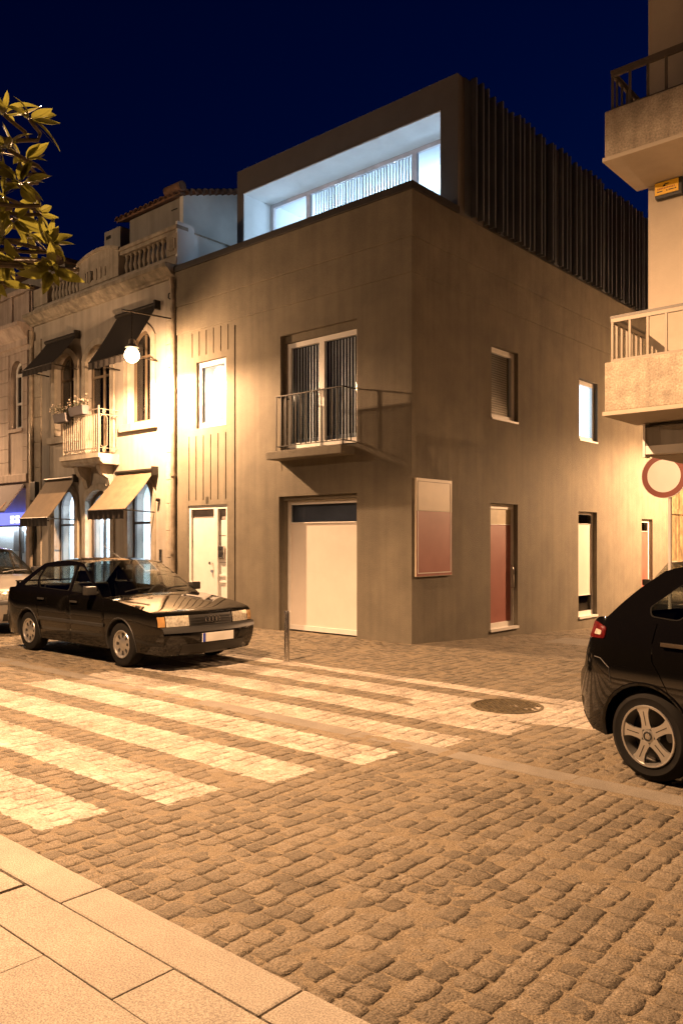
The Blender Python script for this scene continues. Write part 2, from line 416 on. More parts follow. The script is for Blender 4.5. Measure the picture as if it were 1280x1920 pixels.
# pavement on the camera's side
PZ = .10
pav = tag(MB().box(-60, 60, -30, -8.0, -.5, PZ - .03).build('pavement', M_bed, center=False), kind='structure')
x = -6.
while x < 12:
    l = rn.uniform(1.0, 1.3)
    if 3.0 < x + l and x < 7: MB().box(x, x + l - .005, -8.235, -8.03, -.1, PZ + rn.uniform(-.001, .001)).build('kerb_stone', M_granite, pav, bevel=.012)
    x += l
MB().box(-60, 2.9, -8.235, -8.03, -.1, PZ).build('kerb_stone', M_granite, pav)
MB().box(7.6, 60, -8.235, -8.03, -.1, PZ).build('kerb_stone', M_granite, pav)
def slab(x0, x1, y0, y1, m=M_granite, dz=0): MB().box(x0 + .0015, x1 - .0015, y0 + .0015, y1 - .0015, PZ - .05, PZ + dz + rn.uniform(-.0015, .0015)).build('paving_slab', m, pav, bevel=.004)
slab(4.23, 5.03, -8.49, -8.24); slab(5.03, 5.83, -8.49, -8.24); slab(5.83, 6.63, -8.49, -8.24); slab(6.63, 7.43, -8.49, -8.24)
slab(3.99, 4.23, -8.49, -8.24)
slab(2.9, 3.98, -8.47, -8.25, M_granite, .004)
for k, yy in enumerate((-8.49, -8.94, -9.39, -9.84, -10.29)):
    xx = 2.2 + (.0 if k % 2 == 0 else .42)
    while xx < 8:
        slab(xx, xx + .80, yy - .45, yy); xx += .80
# footway slab in the side street
MB().box(1.0, 3.3, 2.3, 3.1, gz(2.7) - .1, gz(2.5) + .008).build('strip_stone', M_granite_d, road)

# manhole
mh = empty('manhole_cover', (3.41, -3.1, 0), 'round iron manhole cover ringed by worn white paint on the cobbles', 'manhole cover')
M_castiron = mat('cast_iron', (.11, .085, .045), .7, .3, var=.35, vscale=25, bump=.6, bscale=80)
MB().lathe([(.345,-.05),(.345,.004),(.335,.007),(.318,.007),(.312,.003),(.312,-.05)], (3.41,-3.1,0), 48).build('ring', M_castiron, mh, True)
b = MB().lathe([(0,.000),(.305,.000),(.305,-.04)], (3.41,-3.1,0), 48).build('lid', M_castiron, mh)
st = MB()
for i in range(-7, 8):
    for j in range(-7, 8):
        if hypot(i*.04, j*.04) < .29 and (i + j) % 2 == 0: st.box(3.41+i*.04-.016, 3.41+i*.04+.016, -3.1+j*.04-.016, -3.1+j*.04+.016, -.002, .006)
o = st.build('lid_studs', M_castiron, b); o['kind'] = 'stuff'
# ------------------------------------------------------------------ corner house
CH = empty('corner_house', (0, 0, 0), 'grey rendered two storey corner house with dark metal roof storey on top', 'house')
FR = front(0.); SD = side(0.)
HX, HD, HT = -5.85, 11.0, 6.97
WINF = rect(-2.86, -1.10, 3.16, 5.19); SMALL = rect(-5.20, -4.32, 3.77, 5.06); DOOR = rect(-5.46, -4.285, -.2, 2.27); GAR = rect(-2.90, -1.10, -.2, 2.36)
slits = [rect(x-.014, x+.014, 5.18, 5.66) for x in (-5.33,-5.115,-4.90,-4.685,-4.47,-4.26)] + [rect(x-.014, x+.014, 2.37, 3.63) for x in (-5.43,-5.21,-4.99,-4.77,-4.55,-4.325)]
groove = rect(-4.085, -4.045, .0, 5.6)
def stepped(y0, y1, d0, d1, z0, z1, name, m=M_plaster): return MB().box(HX, d0, d1, y1, z0, z1).build(name, m, CH)
sk_ = MB().prism(rect(HX, 0, -1, 5.70), [WINF, SMALL, DOOR, GAR, groove] + slits, FR, 0, .07).build('front_wall', M_plaster, CH)
MB().prism(rect(HX, -.362, -1, 6.95), [rect(-2.79,-1.10,3.16,5.06), SMALL, DOOR, rect(-2.835,-1.10,-.2,2.29)], FR, .071, .36).build('front_wall_core', M_plaster, CH)
# three shallow bands step out towards the parapet
def band(z0, z1, o):
    MB().box(HX, o, -o, .07, z0, z1).box(-.25, o, .0701, HD, z0, z1).build('parapet_band', M_plaster, CH, bevel=.006)
MB().box(-.36,-.0,.071,.072,-1,5.7)
band(5.702, 6.25, .018); band(6.252, 6.955, .038)
MB().box(HX, .06, -.065, .30, 6.957, 7.075).box(-.25, .06, .3001, 1.25, 6.957, 7.075).build('parapet_cap', M_cap, CH, bevel=.008)
MB().box(-.25, .035, 1.2501, HD, 6.957, 6.985).build('ledge', M_cap, CH)
W1 = rect(2.34, 3.28, 3.74, 5.02); W2 = rect(5.84, 6.74, 3.69, 4.96); D1 = rect(2.31, 3.27, -.02, 2.245); G2 = rect(5.80, 6.71, -.04, 2.19); G3 = rect(9.24, 9.95, -.05, 2.10)
MB().prism(rect(.07, HD, -1.2, 5.70), [W1, W2, D1, G2, G3], SD, 0, .36).build('side_wall', M_plaster, CH)
MB().box(HX, -.36, HD - .3, HD, -1, 9.2).box(HX, HX + .25, .37, HD - .3, -1, 7).build('rear_wall', M_plaster, CH)
MB().box(HX, -.27, .31, HD, 6.86, 6.95).build('terrace_floor', mat('terrace_slab', (.45,.45,.45), .8), CH)
MB().box(HX + .26, -.37, .37, HD - .31, 3.3, 3.4).build('floor', M_whitewall, CH)

def window(parent, P, u0, u1, v0, v1, depth, fw=.075, mull=(), pane=M_glass, sill=None, name='window', fm=M_white, back=None, bd=.25):
    """frame set back into its opening, with pane, sill and what hangs behind the glass"""
    holes = []; us = [u0] + [x for x in mull] + [u1]
    for i in range(len(us) - 1):
        a = us[i] + (fw if i == 0 else fw*.7); b_ = us[i+1] - (fw if i == len(us)-2 else fw*.7); holes.append(rect(a, b_, v0 + fw, v1 - fw))
    w = MB().prism(rect(u0, u1, v0, v1), holes, P, depth, depth + .07).build(name, fm, parent, bevel=.005)
    for h in holes:
        (a, c), (b_, _), (_, d), _ = h
        MB().prism([(a-.01,c-.01),(b_+.01,c-.01),(b_+.01,d+.01),(a-.01,d+.01)], [], P, depth + .03, depth + .038).build('pane', pane, w)
    if sill: MB().prism(rect(u0 - .0, u1 + .0, v0 - .035, v0 - .001), [], P, -.02, depth - .002).build('sill', fm, w, bevel=.004)
    if back: MB().prism(rect(u0, u1, v0, v1), [], P, depth + bd, depth + bd + .02).build('blind', back, w)
    return w
# french window with its slatted curtain
fwn = window(CH, FR, -2.785, -1.105, 3.20, 5.05, .10, .085, (-1.96,), back=M_dark, bd=.28)
M_slat = mat('curtain_slat', (.78, .74, .70), .7, var=.06)
for k in range(22):
    x = -2.69 + k * .0690 + (.05 if k > 10 else 0)
    MB().hexa([(x,.195,3.3),(x+.003,.20,3.3),(x+.047,.18,3.3),(x+.044,.175,3.3)], [(x,.195,4.96),(x+.003,.20,4.96),(x+.047,.18,4.96),(x+.044,.175,4.96)]).build('slat', M_slat, fwn)
for x in (-1.985,-1.16): MB().tube([(x,.075,4.18),(x,.075,4.04)], .012).build('handle', M_chrome, fwn, True)
# balcony
sb = MB().box(-2.90, -1.15, -.32, .02, 2.985, 3.125).build('balcony_slab', M_plaster, CH, bevel=.012)
rl = MB().box(-2.665, -1.125, -.312, -.288, 4.045, 4.062).box(-2.665, -2.641, -.288, .02, 4.045, 4.062).box(-1.149, -1.125, -.288, .02, 4.045, 4.062)
rb_ = MB().box(-2.66, -1.13, -.308, -.292, 3.19, 3.205).box(-2.66, -2.645, -.292, .02, 3.19, 3.205).box(-1.145, -1.13, -.292, .02, 3.19, 3.205)
rl = rl.build('railing', M_iron, CH); rb_.build('bottom_rail', M_iron, rl)
for k in range(14):
    x = -2.652 + k * (1.515 / 13)
    MB().box(x-.007, x+.007, -.307, -.293, 3.126 if k in (0, 13) else 3.19, 4.046).build('baluster', M_iron, rl)
for x in (-2.652, -1.137):
    for y in (-.2, -.1): MB().box(x-.007, x+.007, y-.007, y+.007, 3.19, 4.046).build('baluster', M_iron, rl)
MB().box(-2.86, -2.83, -.004, .0, 2.83, 2.985).build('drip_edge', M_plaster, CH)
# small stair window; unseen light and sheet added behind to mimic its pale reflection
swn = window(CH, FR, -5.18, -4.335, 3.785, 5.045, .05, .09, back=translucent('pane_glow_sheet', (.62,.66,.68), .6), bd=.05)
light('pane_glow_light', 'POINT', (-4.75,.62,4.75), 5.5, COLD, CH, .05)
# entrance door with side light, letter flap and intercom
dr = MB().prism(rect(-5.455, -4.29, .02, 2.262), [rect(-5.385, -4.70, .03, 2.19), rect(-4.585, -4.345, .03, 2.19)], FR, .02, .10).build('door_frame', M_white, CH, bevel=.004)
lf = MB().prism(rect(-5.383, -4.702, .03, 2.02), [], FR, .06, .10).build('door', M_white, CH, bevel=.004)
MB().prism(rect(-5.383, -4.702, 2.03, 2.188), [], FR, .075, .085).build('transom_pane', mat('frosted_pane', (.30,.27,.26), .3), dr)
MB().box(-4.81, -4.75, .03, .06, .98, 1.02).build('letter_plate', M_chrome, lf)
MB().lathe([(0,-.025),(.03,-.02),(.036,0),(.03,.02),(.012,.03),(.012,.06)], (-4.78,.0,1.15), 16, 'y').build('handle', M_chrome, lf, True)
MB().lathe([(0,-.0),(.02,.0),(.022,.03)], (-4.78,.032,.985), 14, 'y').build('lock', M_chrome, lf, True)
sl = MB().prism(rect(-4.583, -4.347, .03, 1.98), [], FR, .065, .10).build('side_panel', M_white, dr)
MB().prism(rect(-4.583, -4.347, 1.99, 2.188), [], FR, .075, .085).build('side_pane', mat('frosted_pane', (.30,.27,.26)), dr)
for z in (.92, .80): MB().box(-4.583, -4.347, .045, .066, z-.018, z+.018).build('ledge', M_white, dr)
for z in (1.68, 1.17): MB().box(-4.583, -4.347, .062, .068, z-.004, z+.004).build('joint', M_dark, dr)
ic = MB().box(-4.57, -4.42, .018, .066, 1.25, 1.48).build('intercom', M_steel, dr, bevel=.006)
MB().box(-4.545, -4.50, .014, .019, 1.40, 1.45).box(-4.55,-4.44,.015,.019,1.28,1.36).build('keypad', M_plastic, ic)
# house number: two slim strokes, 11
for x in (-4.895, -4.845): MB().box(x-.008, x+.008, -.006, .002, 2.30, 2.43).build('house_number', M_iron, CH)
# garage front: stepped reveal, glass band, white film panel
gf = MB().prism(rect(-2.83,-1.105,.02,2.285), [rect(-2.765,-1.118,1.905,2.215), rect(-2.765,-1.118,.10,1.885)], FR, .16, .21).build('garage_front', M_white, CH, bevel=.004)
MB().prism(rect(-2.77,-1.113,1.90,2.22), [], FR, .18, .188).build('pane', M_glass, gf)
MB().prism(rect(-2.8,-1.10,1.80,2.28), [], FR, .24, .25).build('reflection_sheet', mat('reflection_grey', (.10,.10,.125), .7), gf)  # grey sheet behind the pane stands in for its reflections
MB().prism(rect(-2.77,-1.113,.095,1.89), [], FR, .175, .19).build('film_panel', M_film, gf)
MB().box(-1.22,-1.15,.15,.162,.05,.065).build('lock', M_chrome, gf)
MB().box(-2.85,-1.0,.9,.95,0,2.6).build('inner_partition', mat('grey_partition', (.16,.16,.18), .8), CH)
# side street openings
w1 = window(CH, SD, 2.345, 3.27, 3.75, 5.01, .08, .085, pane=M_glass, sill=True, back=mat('venetian_back', (.12,.12,.10), .7), bd=.14)
for k in range(26):
    z = 3.85 + k * .042
    MB().hexa([(-.17,2.44,z),(-.185,2.44,z+.028),(-.185,3.17,z+.028),(-.17,3.17,z)], [(-.172,2.44,z+.001),(-.187,2.44,z+.029),(-.187,3.17,z+.029),(-.172,3.17,z+.001)]).build('blind_slat', mat('blind_slat', (.34,.32,.26), .6), w1)
w2 = window(CH, SD, 5.845, 6.73, 3.70, 4.95, .08, .085, sill=True)
MB().prism(rect(5.85,6.725,3.71,4.94), [], SD, .156, .16).build('lit_blind', emis('lit_blind', (.80,.95,1.0), 2.6), w2)
def shopwin(u0, u1, v0, v1, spec, nm, fw=.06, depth=.09):
    f = MB().prism(rect(u0,u1,v0,v1), [rect(u0+fw,u1-fw,a+.0,b_-.0) for a, b_, _ in spec], SD, depth, depth+.05).build(nm, M_white, CH, bevel=.004)
    for a, b_, m in spec: MB().prism(rect(u0+fw-.004,u1-fw+.004,a-.004,b_+.004), [], SD, depth+.018, depth+.03).build('pane' if m in (M_glassd, M_glass) else 'film_panel', m, f)
    MB().prism(rect(u0-.0,u1+.0,v0-.045,v0-.001), [], SD, -.03, depth-.002).build('sill', M_white, f, bevel=.004)
    return f
M_glassgold = mat('cream_film', (.45,.37,.22), .5)
d1 = shopwin(2.315,3.265,.03,2.24,[(.12,1.87,M_red),(1.878,2.15,M_glassgold)],'shop_door',.075)
MB().tube([(-.09,3.20,.72),(-.04,3.20,.74),(-.04,3.20,1.10),(-.09,3.20,1.12)], .012, 8).build('handle', M_chrome, d1, True)
shopwin(5.805,6.705,.0,2.185,[(.09,.42,M_glassd),(.43,1.93,M_film),(1.94,2.13,M_glassd)],'shop_window')
shopwin(9.245,9.945,.0,2.095,[(.09,1.80,M_red),(1.81,2.02,M_glassd)],'shop_window')
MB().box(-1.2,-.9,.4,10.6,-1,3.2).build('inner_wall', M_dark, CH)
# ---------------- roof storey
PF, PX0, PX1, PT = 1.2, -5.365, .05, 9.25
OL, OR, OT = -5.19, -.283, 8.765
P2 = front(PF)
MB().prism([(PX0,6.951),(OL,6.951),(OL,OT),(OR,OT),(OR,6.951),(PX1,6.951),(PX1,PT),(PX0,PT)], [], P2, 0, .78).build('roof_storey_frame', mat('dark_fascia', (.125,.11,.10), .7, .1, var=.06), CH, bevel=.005)
MB().box(OL,OR,PF+.01,PF+.777,OT-.02,OT-.003).box(OL+.003,OL+.02,PF+.01,PF+.777,6.951,OT-.021).box(OR-.02,OR-.003,PF+.01,PF+.777,6.951,OT-.021).build('reveal_lining', M_whitewall, CH)
MB().box(PX0,PX1-.12,PF+.781,HD,9.0,PT-.02).box(PX0,PX0+.2,PF+.781,HD,6.951,8.999).build('roof_storey_roof', M_metal_back, CH)
sidew = MB().box(-.3,-.06,PF+.781,HD,6.951,8.999).build('roof_storey_side', M_metal_back, CH)
# vertical metal profiles, unevenly spaced
rn = random.Random(11); y = PF + .20; k = 0
MB().box(-.06,.035,PF+.785,HD,6.99,PT-.02).build('cladding', M_metal_back, CH)
while y < HD + .05:
    w = rn.choice((.10,.12,.14,.20)); g = rn.choice((.035,.05,.05,.07)); top = PT + rn.choice((.0,.03,.05,.07)); dep = rn.choice((.085,.10,.12))
    b = MB()
    if k % 5 == 0: b.box(.036,.055,y,y+w,6.99,top-.05)
    b.box(.036,dep+.03,y+w,y+w+.012,6.99,top).box(dep+.018,dep+.030,y+w+.0121,y+w+.045,6.99,top)
    b.build('metal_profile', M_metal_dark, CH)
    y += w + g + .03; k += 1
# glazing at the back of the recess
wy = PF + .781
gz_ = window(CH, front(wy), OL + .02, OR - .02, 6.96, OT - .022, 0, .075, (-4.08, -1.40), name='terrace_window', fm=mat('lilac_white_frame', (.66,.60,.62), .4))
rm = MB().box(OL+.02,OR-.02,5.2,5.25,6.951,8.75).box(OL+.03,OL+.06,wy+.1,5.2,6.951,8.75).box(OR+.02,OR+.06,wy+.1,5.2,6.951,8.75).box(OL-.16,OR+.06,wy+.1,5.25,8.751,8.8).build('terrace_room', M_whitewall, CH)
M_sheer = translucent('white_curtain', (.78,.80,.80), .3)
for k in range(34):
    x = -3.98 + k * .0735
    a = rn.uniform(.015, .04)
    MB().hexa([(x,wy+.085+a,6.97),(x+.004,wy+.09+a,6.97),(x+.058,wy+.09,6.97),(x+.054,wy+.085,6.97)], [(x,wy+.085+a,8.745),(x+.004,wy+.09+a,8.745),(x+.058,wy+.09,8.745),(x+.054,wy+.085,8.745)]).build('curtain_slat', M_sheer, gz_)
for x in (-4.4, -2.9, -1.5):
    MB().lathe([(0,0),(.11,0),(.12,.02),(.12,.05)], (x,3.4,8.70), 20).build('ceiling_light', emis('ceiling_lamp', (.8,.92,1), 8), CH)
    light('ceiling_light_bulb', 'POINT', (x, 3.4, 8.2), 85, COLD, CH, .1)
# light fitting on the terrace floor behind the parapet washes the white recess
MB().box(-4.9,-.6,.95,1.02,6.951,6.985).build('terrace_light', mat('fitting', (.3,.3,.3), .4), CH)
light('terrace_light_tube', 'AREA', (-2.75, .99, 6.99), 34, COLD, CH, 4.2, .05, (radians(180-38), 0, 0))
# lamp added on the flank for an unseen window, lights the neighbour's attic
light('added_flank_bulb', 'POINT', (-5.52, 2.0, 8.5), 8, COLD, CH, .06)
MB().box(-5.42,-5.366,1.93,2.07,8.43,8.57).build('added_flank_light', mat('fitting', (.3,.3,.3), .4), CH)

# blanked-out sign board on the side wall
sg = empty('sign_board', (.03, .56, 1.03), 'upright blank sign board, cream above and brick red below, beside the house corner', 'sign')
PB = side(.0)
MB().prism(rect(.075,1.045,1.03,2.55), [], PB, -.035, -.003).build('board', mat('cream_board', (.62,.54,.42), .45, var=.05), sg, bevel=.004)
MB().prism(rect(.078,1.042,1.034,2.046), [], PB, -.038, -.0355).build('red_panel', M_red, sg)
MB().prism(rect(.105,1.015,1.075,2.046), [rect(.117,1.003,1.088,2.046-.0005)], PB, -.041, -.0385).build('white_line', M_white, sg)
MB().prism(rect(.105,1.015,2.052,2.51), [rect(.113,1.007,2.0525,2.50)], PB, -.039, -.0355).build('grey_line', mat('grey_line', (.3,.24,.17), .5), sg)
# ------------------------------------------------------------------ neighbour with the balustrade
LX0, LX1 = -11.62, -5.853
BH = empty('balustrade_house', (-8.7, 0, 0), 'cream plaster house with roof balustrade, iron balcony and arched shop openings', 'house')
aL, aM, aR = (-10.56,-9.67), (-9.20,-8.20), (-7.52,-6.69)
UL = arch(aL[0],aL[1],4.05,5.98,.30); UM = arch(aM[0],aM[1],3.52,5.98,.34); UR = arch(aR[0],aR[1],4.08,6.05,.28)
GL_ = arch(aL[0],aL[1],-.1,2.80,.38); GM = arch(aM[0],aM[1],-.1,2.72,.22); GR = arch(aR[0],aR[1],-.1,2.86,.38)
MB().prism(rect(LX0,LX1,-.6,7.05), [UL,UM,UR,GL_,GM,GR], FR, .03, .40).build('wall', M_cream, BH)
MB().prism(rect(LX0+.42,-10.85,2.9,3.9), [], FR, .022, .0295).build('grey_patch', M_greyplaster, BH)
def surround(a, z0, z1, rise, w=.14, name='stone_surround'):
    o = arch(a[0]-w, a[1]+w, z0, z1 + w, rise + w*.35); h = arch(a[0]+.001, a[1]-.001, z0 - .001, z1, rise)
    # open at the bottom: a horseshoe outline
    pts = o + h[::-1]; n = len(o)
    outer = [o[1]] + o[2:] + [o[0]]; inner = [h[0]] + h[2:][::-1] + [h[1]]
    return MB().prism(outer + inner, [], FR, -.012, .06).build(name, M_stone, BH, bevel=.006)
for a, z0, z1, r in ((aL,4.05,5.98,.30),(aM,3.52,5.98,.34),(aR,4.08,6.05,.28),(aL,-.1,2.80,.38),(aM,-.1,2.72,.22),(aR,-.1,2.86,.38)): surround(a, z0, z1, r)
for a, z in ((aL,4.05),(aR,4.08)): MB().box(a[0]-.30,a[1]+.20,-.05,.05,z-.16,z).build('sill', M_stone, BH, bevel=.01)
# corner quoins and stone strip at both ends
rn = random.Random(5)
for x0, x1 in ((LX0+.02, LX0+.40), (-6.18, -5.87)):
    z = -.2
    while z < 6.5:
        h = rn.choice((.48,.55,.62)); MB().box(x0, x1, -.008, .05, z, min(6.52, z+h-.008)).build('quoin', M_stone, BH, bevel=.006); z += h
# main cornice in blocks, and blocking course
zc = 6.88
for k in range(7):
    x0 = LX0 - .05 + k * (LX1 - LX0 + .05) / 7; x1 = LX0 - .05 + (k+1) * (LX1 - LX0 + .05) / 7 - .006
    MB().prism([(.05,zc),(-.03,zc),(-.05,zc+.03),(-.10,zc+.05),(-.22,zc+.16),(-.25,zc+.17),(-.25,zc+.25),(.05,zc+.25)], [], lambda u, v, d: (d, u, v), x0, x1).build('cornice_block', M_stone_d, BH)
MB().box(LX0,LX1,.0,.35,7.131,7.30).build('blocking_course', M_cream, BH)
# balustrade
bl = MB().box(LX0,LX1,.04,.26,7.301,7.36).build('balustrade_plinth', M_stone, BH, bevel=.01)
bp_ = [(.055,0),(.055,.035),(.035,.05),(.05,.12),(.062,.17),(.05,.24),(.03,.33),(.028,.36),(.04,.375),(.04,.39),(.05,.40),(.05,.43)]
def baluster(x): MB().lathe([(r, z + 7.361) for r, z in bp_], (x,.15,0), 12).build('baluster', M_stone, BH, True)
RX0, RX1 = -7.88, -6.20; QX0, QX1 = -10.95, -9.52
for k in range(10): baluster(RX0 + .12 + k * (RX1 - RX0 - .22) / 9)
for k in range(9): baluster(QX0 + .10 + k * (QX1 - QX0 - .20) / 8)
MB().box(RX0,LX1+.0,.03,.27,7.792,7.87).box(RX0,LX1+.02,.0,.30,7.871,7.95).build('balustrade_rail', M_stone, BH, bevel=.012)
MB().box(QX0-.3,QX1,.03,.27,7.792,7.87).box(QX0-.3,QX1,.0,.30,7.871,7.93).build('balustrade_rail', M_stone, BH, bevel=.012)
pd = MB().prism(arch(-9.50,-7.90,7.361,8.08,.16), [], FR, .02, .28).build('pedestal', M_stone, BH, bevel=.01)
MB().prism(arch(-9.55,-7.85,7.93,8.13,.16)[2:] + [(x, z-.06) for x, z in arch(-9.55,-7.85,7.93,8.13,.16)[2:][::-1]], [], FR, -.03, .31).build('pedestal_cap', M_stone, BH)
pe = MB().box(-6.19,LX1,.02,.28,7.361,7.791).build('pedestal', M_stone, BH, bevel=.01)
MB().box(LX0,QX0,.02,.28,7.361,7.791).build('pedestal', M_stone, BH, bevel=.01)
def carving(xa, xb, parent):
    n = 4
    for k in range(n):
        x = xa + (k + .5) * (xb - xa) / n
        MB().prism(arch(x-.035,x+.035,7.43+.03*abs(k-1.5),7.72-.02*abs(k-1.5),.034), [], FR, .0, .022).build('carving', M_stone, parent, bevel=.008)
carving(-6.12,-5.90,pe); carving(-9.05,-8.35,pd); carving(-9.3,-8.9,pd)
# party wall parapet and attic with tiled roof
MB().box(-5.87,-5.852,.30,1.7,7.1,7.87).box(-5.90,-5.84,.03,.45,7.1,8.02).build('party_parapet', M_whitewall, BH)
MB().box(-5.91,-5.84,.451,1.75,7.871,7.90).build('parapet_coping', M_stone, BH)
MB().box(LX0,LX1,.41,6,7.05,7.12).build('flat_roof', M_stone_d, BH)
MB().box(-5.87,-5.853,.41,9,-.6,7.05).box(LX0,LX0+.2,.41,9,-.6,7.05).box(LX0+.2,-5.88,8.8,9,-.6,7.05).build('rear_wall', M_cream, BH)
at_ = MB().prism([(.72,7.12),(4.2,7.12),(4.2,9.75),(2.4,9.55),(.72,9.0)], [], side(-6.55), 0, .12).build('attic_side_wall', M_whitewall, BH)
MB().box(-8.52,-6.67,.72,.84,7.12,8.93).build('attic_front_wall', M_greyplaster, BH)
MB().box(-6.95,-6.75,.705,.719,8.72,8.735).build('vent_slot', M_dark, BH)
# roof slope rises to the back; barrel tiles run down it
rf = MB().prism([(.56,8.90),(2.4,9.51),(2.4,9.57),(.56,8.96)], [], side(-6.45), 0, 2.35).build('attic_roof', M_tile, BH)
def tile(x, y0, z0, y1, z1, r=.085, m=M_tile, par=None, half=True):
    b = MB(); n = 8; d = Vector((0, y1-y0, z1-z0)); 
    for (t, rr) in ((0, r), (1, r*.82)):
        for k in range(n+1):
            a = pi*k/n
            for q in (rr, rr-.014): b.v.append((x + q*cos(a), y0 + d.y*t, z0 + d.z*t + q*sin(a)))
    for k in range(n):
        o = 2*k; p = 2*(n+1)
        b.f += [(o, o+2, o+2+p, o+p), (o+1, o+1+p, o+3+p, o+3), (o, o+1, o+3, o+2), (o+p, o+2+p, o+3+p, o+1+p)]
    b.f += [(0, 2*(n+1), 2*(n+1)+1, 1), (2*n, 2*n+1, 2*n+1+2*(n+1), 2*n+2*(n+1))]
    return b.build('tile', m, par or BH, True)
for k in range(13):
    x = -8.72 + k * .185
    for j in range(3): tile(x, .50+.6*j, 8.915+.2*j, 1.14+.6*j, 9.145+.2*j, par=rf)
# the verge over the lit side wall: tile ends in a row
for k in range(11):
    y = .66 + k * .175; z = 8.90 + (y-.6)*.33
    b = MB(); n = 8; r = .085
    for X in (-6.36, -6.85):
        for i in range(n+1):
            a = pi*i/n
            for q in (r, r-.02): b.v.append((X, y + q*cos(a), z + .02 + q*sin(a)))
    p = 2*(n+1)
    for i in range(n):
        o = 2*i; b.f += [(o, o+2, o+2+p, o+p), (o+1, o+1+p, o+3+p, o+3), (o, o+1, o+3, o+2), (o+p, o+2+p, o+3+p, o+1+p)]
    b.build('tile', M_tile, rf, True)
MB().tube([(-6.35,.55,9.05),(-6.9,.55,9.06)], .10, 12).build('ridge_tile', M_tile, rf, True)
ch = MB().box(-9.62,-8.95,.75,1.5,7.12,8.93).build('chimney', M_greyplaster, BH, bevel=.01)
MB().box(-9.52,-9.34,.742,.752,8.73,8.81).build('chimney_vent', M_dark, ch)
# roof behind on the left
r2 = MB().box(-11.6,-9.9,.8,3,7.12,8.25).build('rear_attic', M_greyplaster, BH)
MB().prism([(-11.75,8.25),(-9.8,8.25),(-9.8,8.33),(-11.75,8.33)], [], front(.65), 0, 2.4).build('rear_attic_roof', M_tile, BH)
MB().box(-10.9,-10.5,.79,.81,7.6,8.1).build('rear_attic_window', M_white, r2)

# windows and shop fronts
def archwin(a, z0, z1, rise, depth, fm, pane, mull=True, bar=None, name='window', fw=.07):
    o = arch(a[0],a[1],z0,z1,rise); i_ = arch(a[0]+fw,a[1]-fw,z0+fw,z1-fw,max(.05, rise-.02)); cx_ = (a[0]+a[1])/2
    w = MB().prism(o, [i_], FR, depth, depth+.06).build(name, fm, BH, bevel=.004)
    MB().prism(i_, [], FR, depth+.025, depth+.033).build('pane', pane, w)
    if mull: MB().box(cx_-.025,cx_+.025,depth+.0,depth+.06,z0+fw,z1-fw-.02).build('mullion', fm, w)
    if bar: MB().box(a[0]+fw,a[1]-fw,depth+.002,depth+.05,bar-.025,bar+.025).build('transom', fm, w)
    return w
M_uframe = mat('brown_grey_frame', (.16,.12,.08), .6)
for a, z0, z1, r, bar in ((aL,4.05,5.98,.30,5.4),(aM,3.52,5.98,.34,5.3),(aR,4.08,6.05,.28,5.5)):
    w = archwin(a, z0, z1, r, .16, M_uframe, M_glassd, True, bar)
    MB().prism(rect(a[0],a[1],z0,z1), [], FR, .36, .38).build('blind', mat('brown_blind', (.16,.12,.09), .8, var=.2), w)
M_sframe = mat('shop_frame', (.11,.09,.075), .45)
gl = archwin(aL, 0.02, 2.80, .38, .14, M_sframe, M_glass, False, 1.95, 'shop_window', .05)
gm = archwin(aM, 0.02, 2.72, .22, .16, M_sframe, M_glass, True, 2.12, 'shop_door', .09)
gr = archwin(aR, 0.02, 2.86, .38, .14, M_sframe, M_glass, False, 1.96, 'shop_window', .05)
# shop interior with white walls, ceiling lamps, counters and shelves
MB().box(LX0+.2,LX1-.05,4.0,4.05,0,3.3).box(LX0+.2,LX0+.25,.41,4,0,3.3).box(LX1-.10,LX1-.05,.41,4,0,3.3).box(LX0+.2,LX1-.05,.41,4.05,3.3,3.36).box(LX0+.2,LX1-.05,.41,4.05,-.06,0.0).build('shop_interior', mat('shop_wall', (.66,.70,.70), .7, var=.08, vscale=1.5), BH)
MB().box(-10.7,-9.6,1.2,1.7,0,1.0).build('counter', mat('counter', (.35,.36,.37), .5), BH)
for k in range(4): MB().box(-7.9,-6.3,3.2,3.6,.4+.5*k,.43+.5*k).build('shelf', M_white, BH)
MB().box(-10.45,-10.05,.75,.80,.9,1.9).build('poster', mat('grey_poster', (.22,.21,.2), .6), BH)
MB().box(-10.4,-9.75,.7,.72,2.1,2.5).build('blue_sign', emis('blue_sign', (.25,.25,1.), 1.6), BH)
MB().box(-7.4,-6.75,.7,.72,1.98,2.22).build('blue_sign', emis('blue_sign', (.25,.25,1.), 1.6), BH)
MB().prism([(-7.1,.1),(-6.75,.1),(-6.72,1.9),(-6.95,1.9)], [], front(.9), 0, .02).build('white_banner', M_white, BH)
MB().prism([(-8.72,1.0),(-8.62,1.0),(-8.66,1.6),(-8.74,1.6)], [], front(.45), 0, .02).build('leaflet', mat('grey_poster', (.22,.21,.2), .6), BH)
for x in (-10.3,-8.6,-7.0):
    MB().box(x-.3,x+.3,1.6,1.75,3.26,3.299).build('ceiling_light', emis('ceiling_lamp', (.8,.92,1), 8), BH)
    light('ceiling_light_tube', 'AREA', (x,1.7,3.24), 210, (.86,.95,1.), BH, .6, .15)

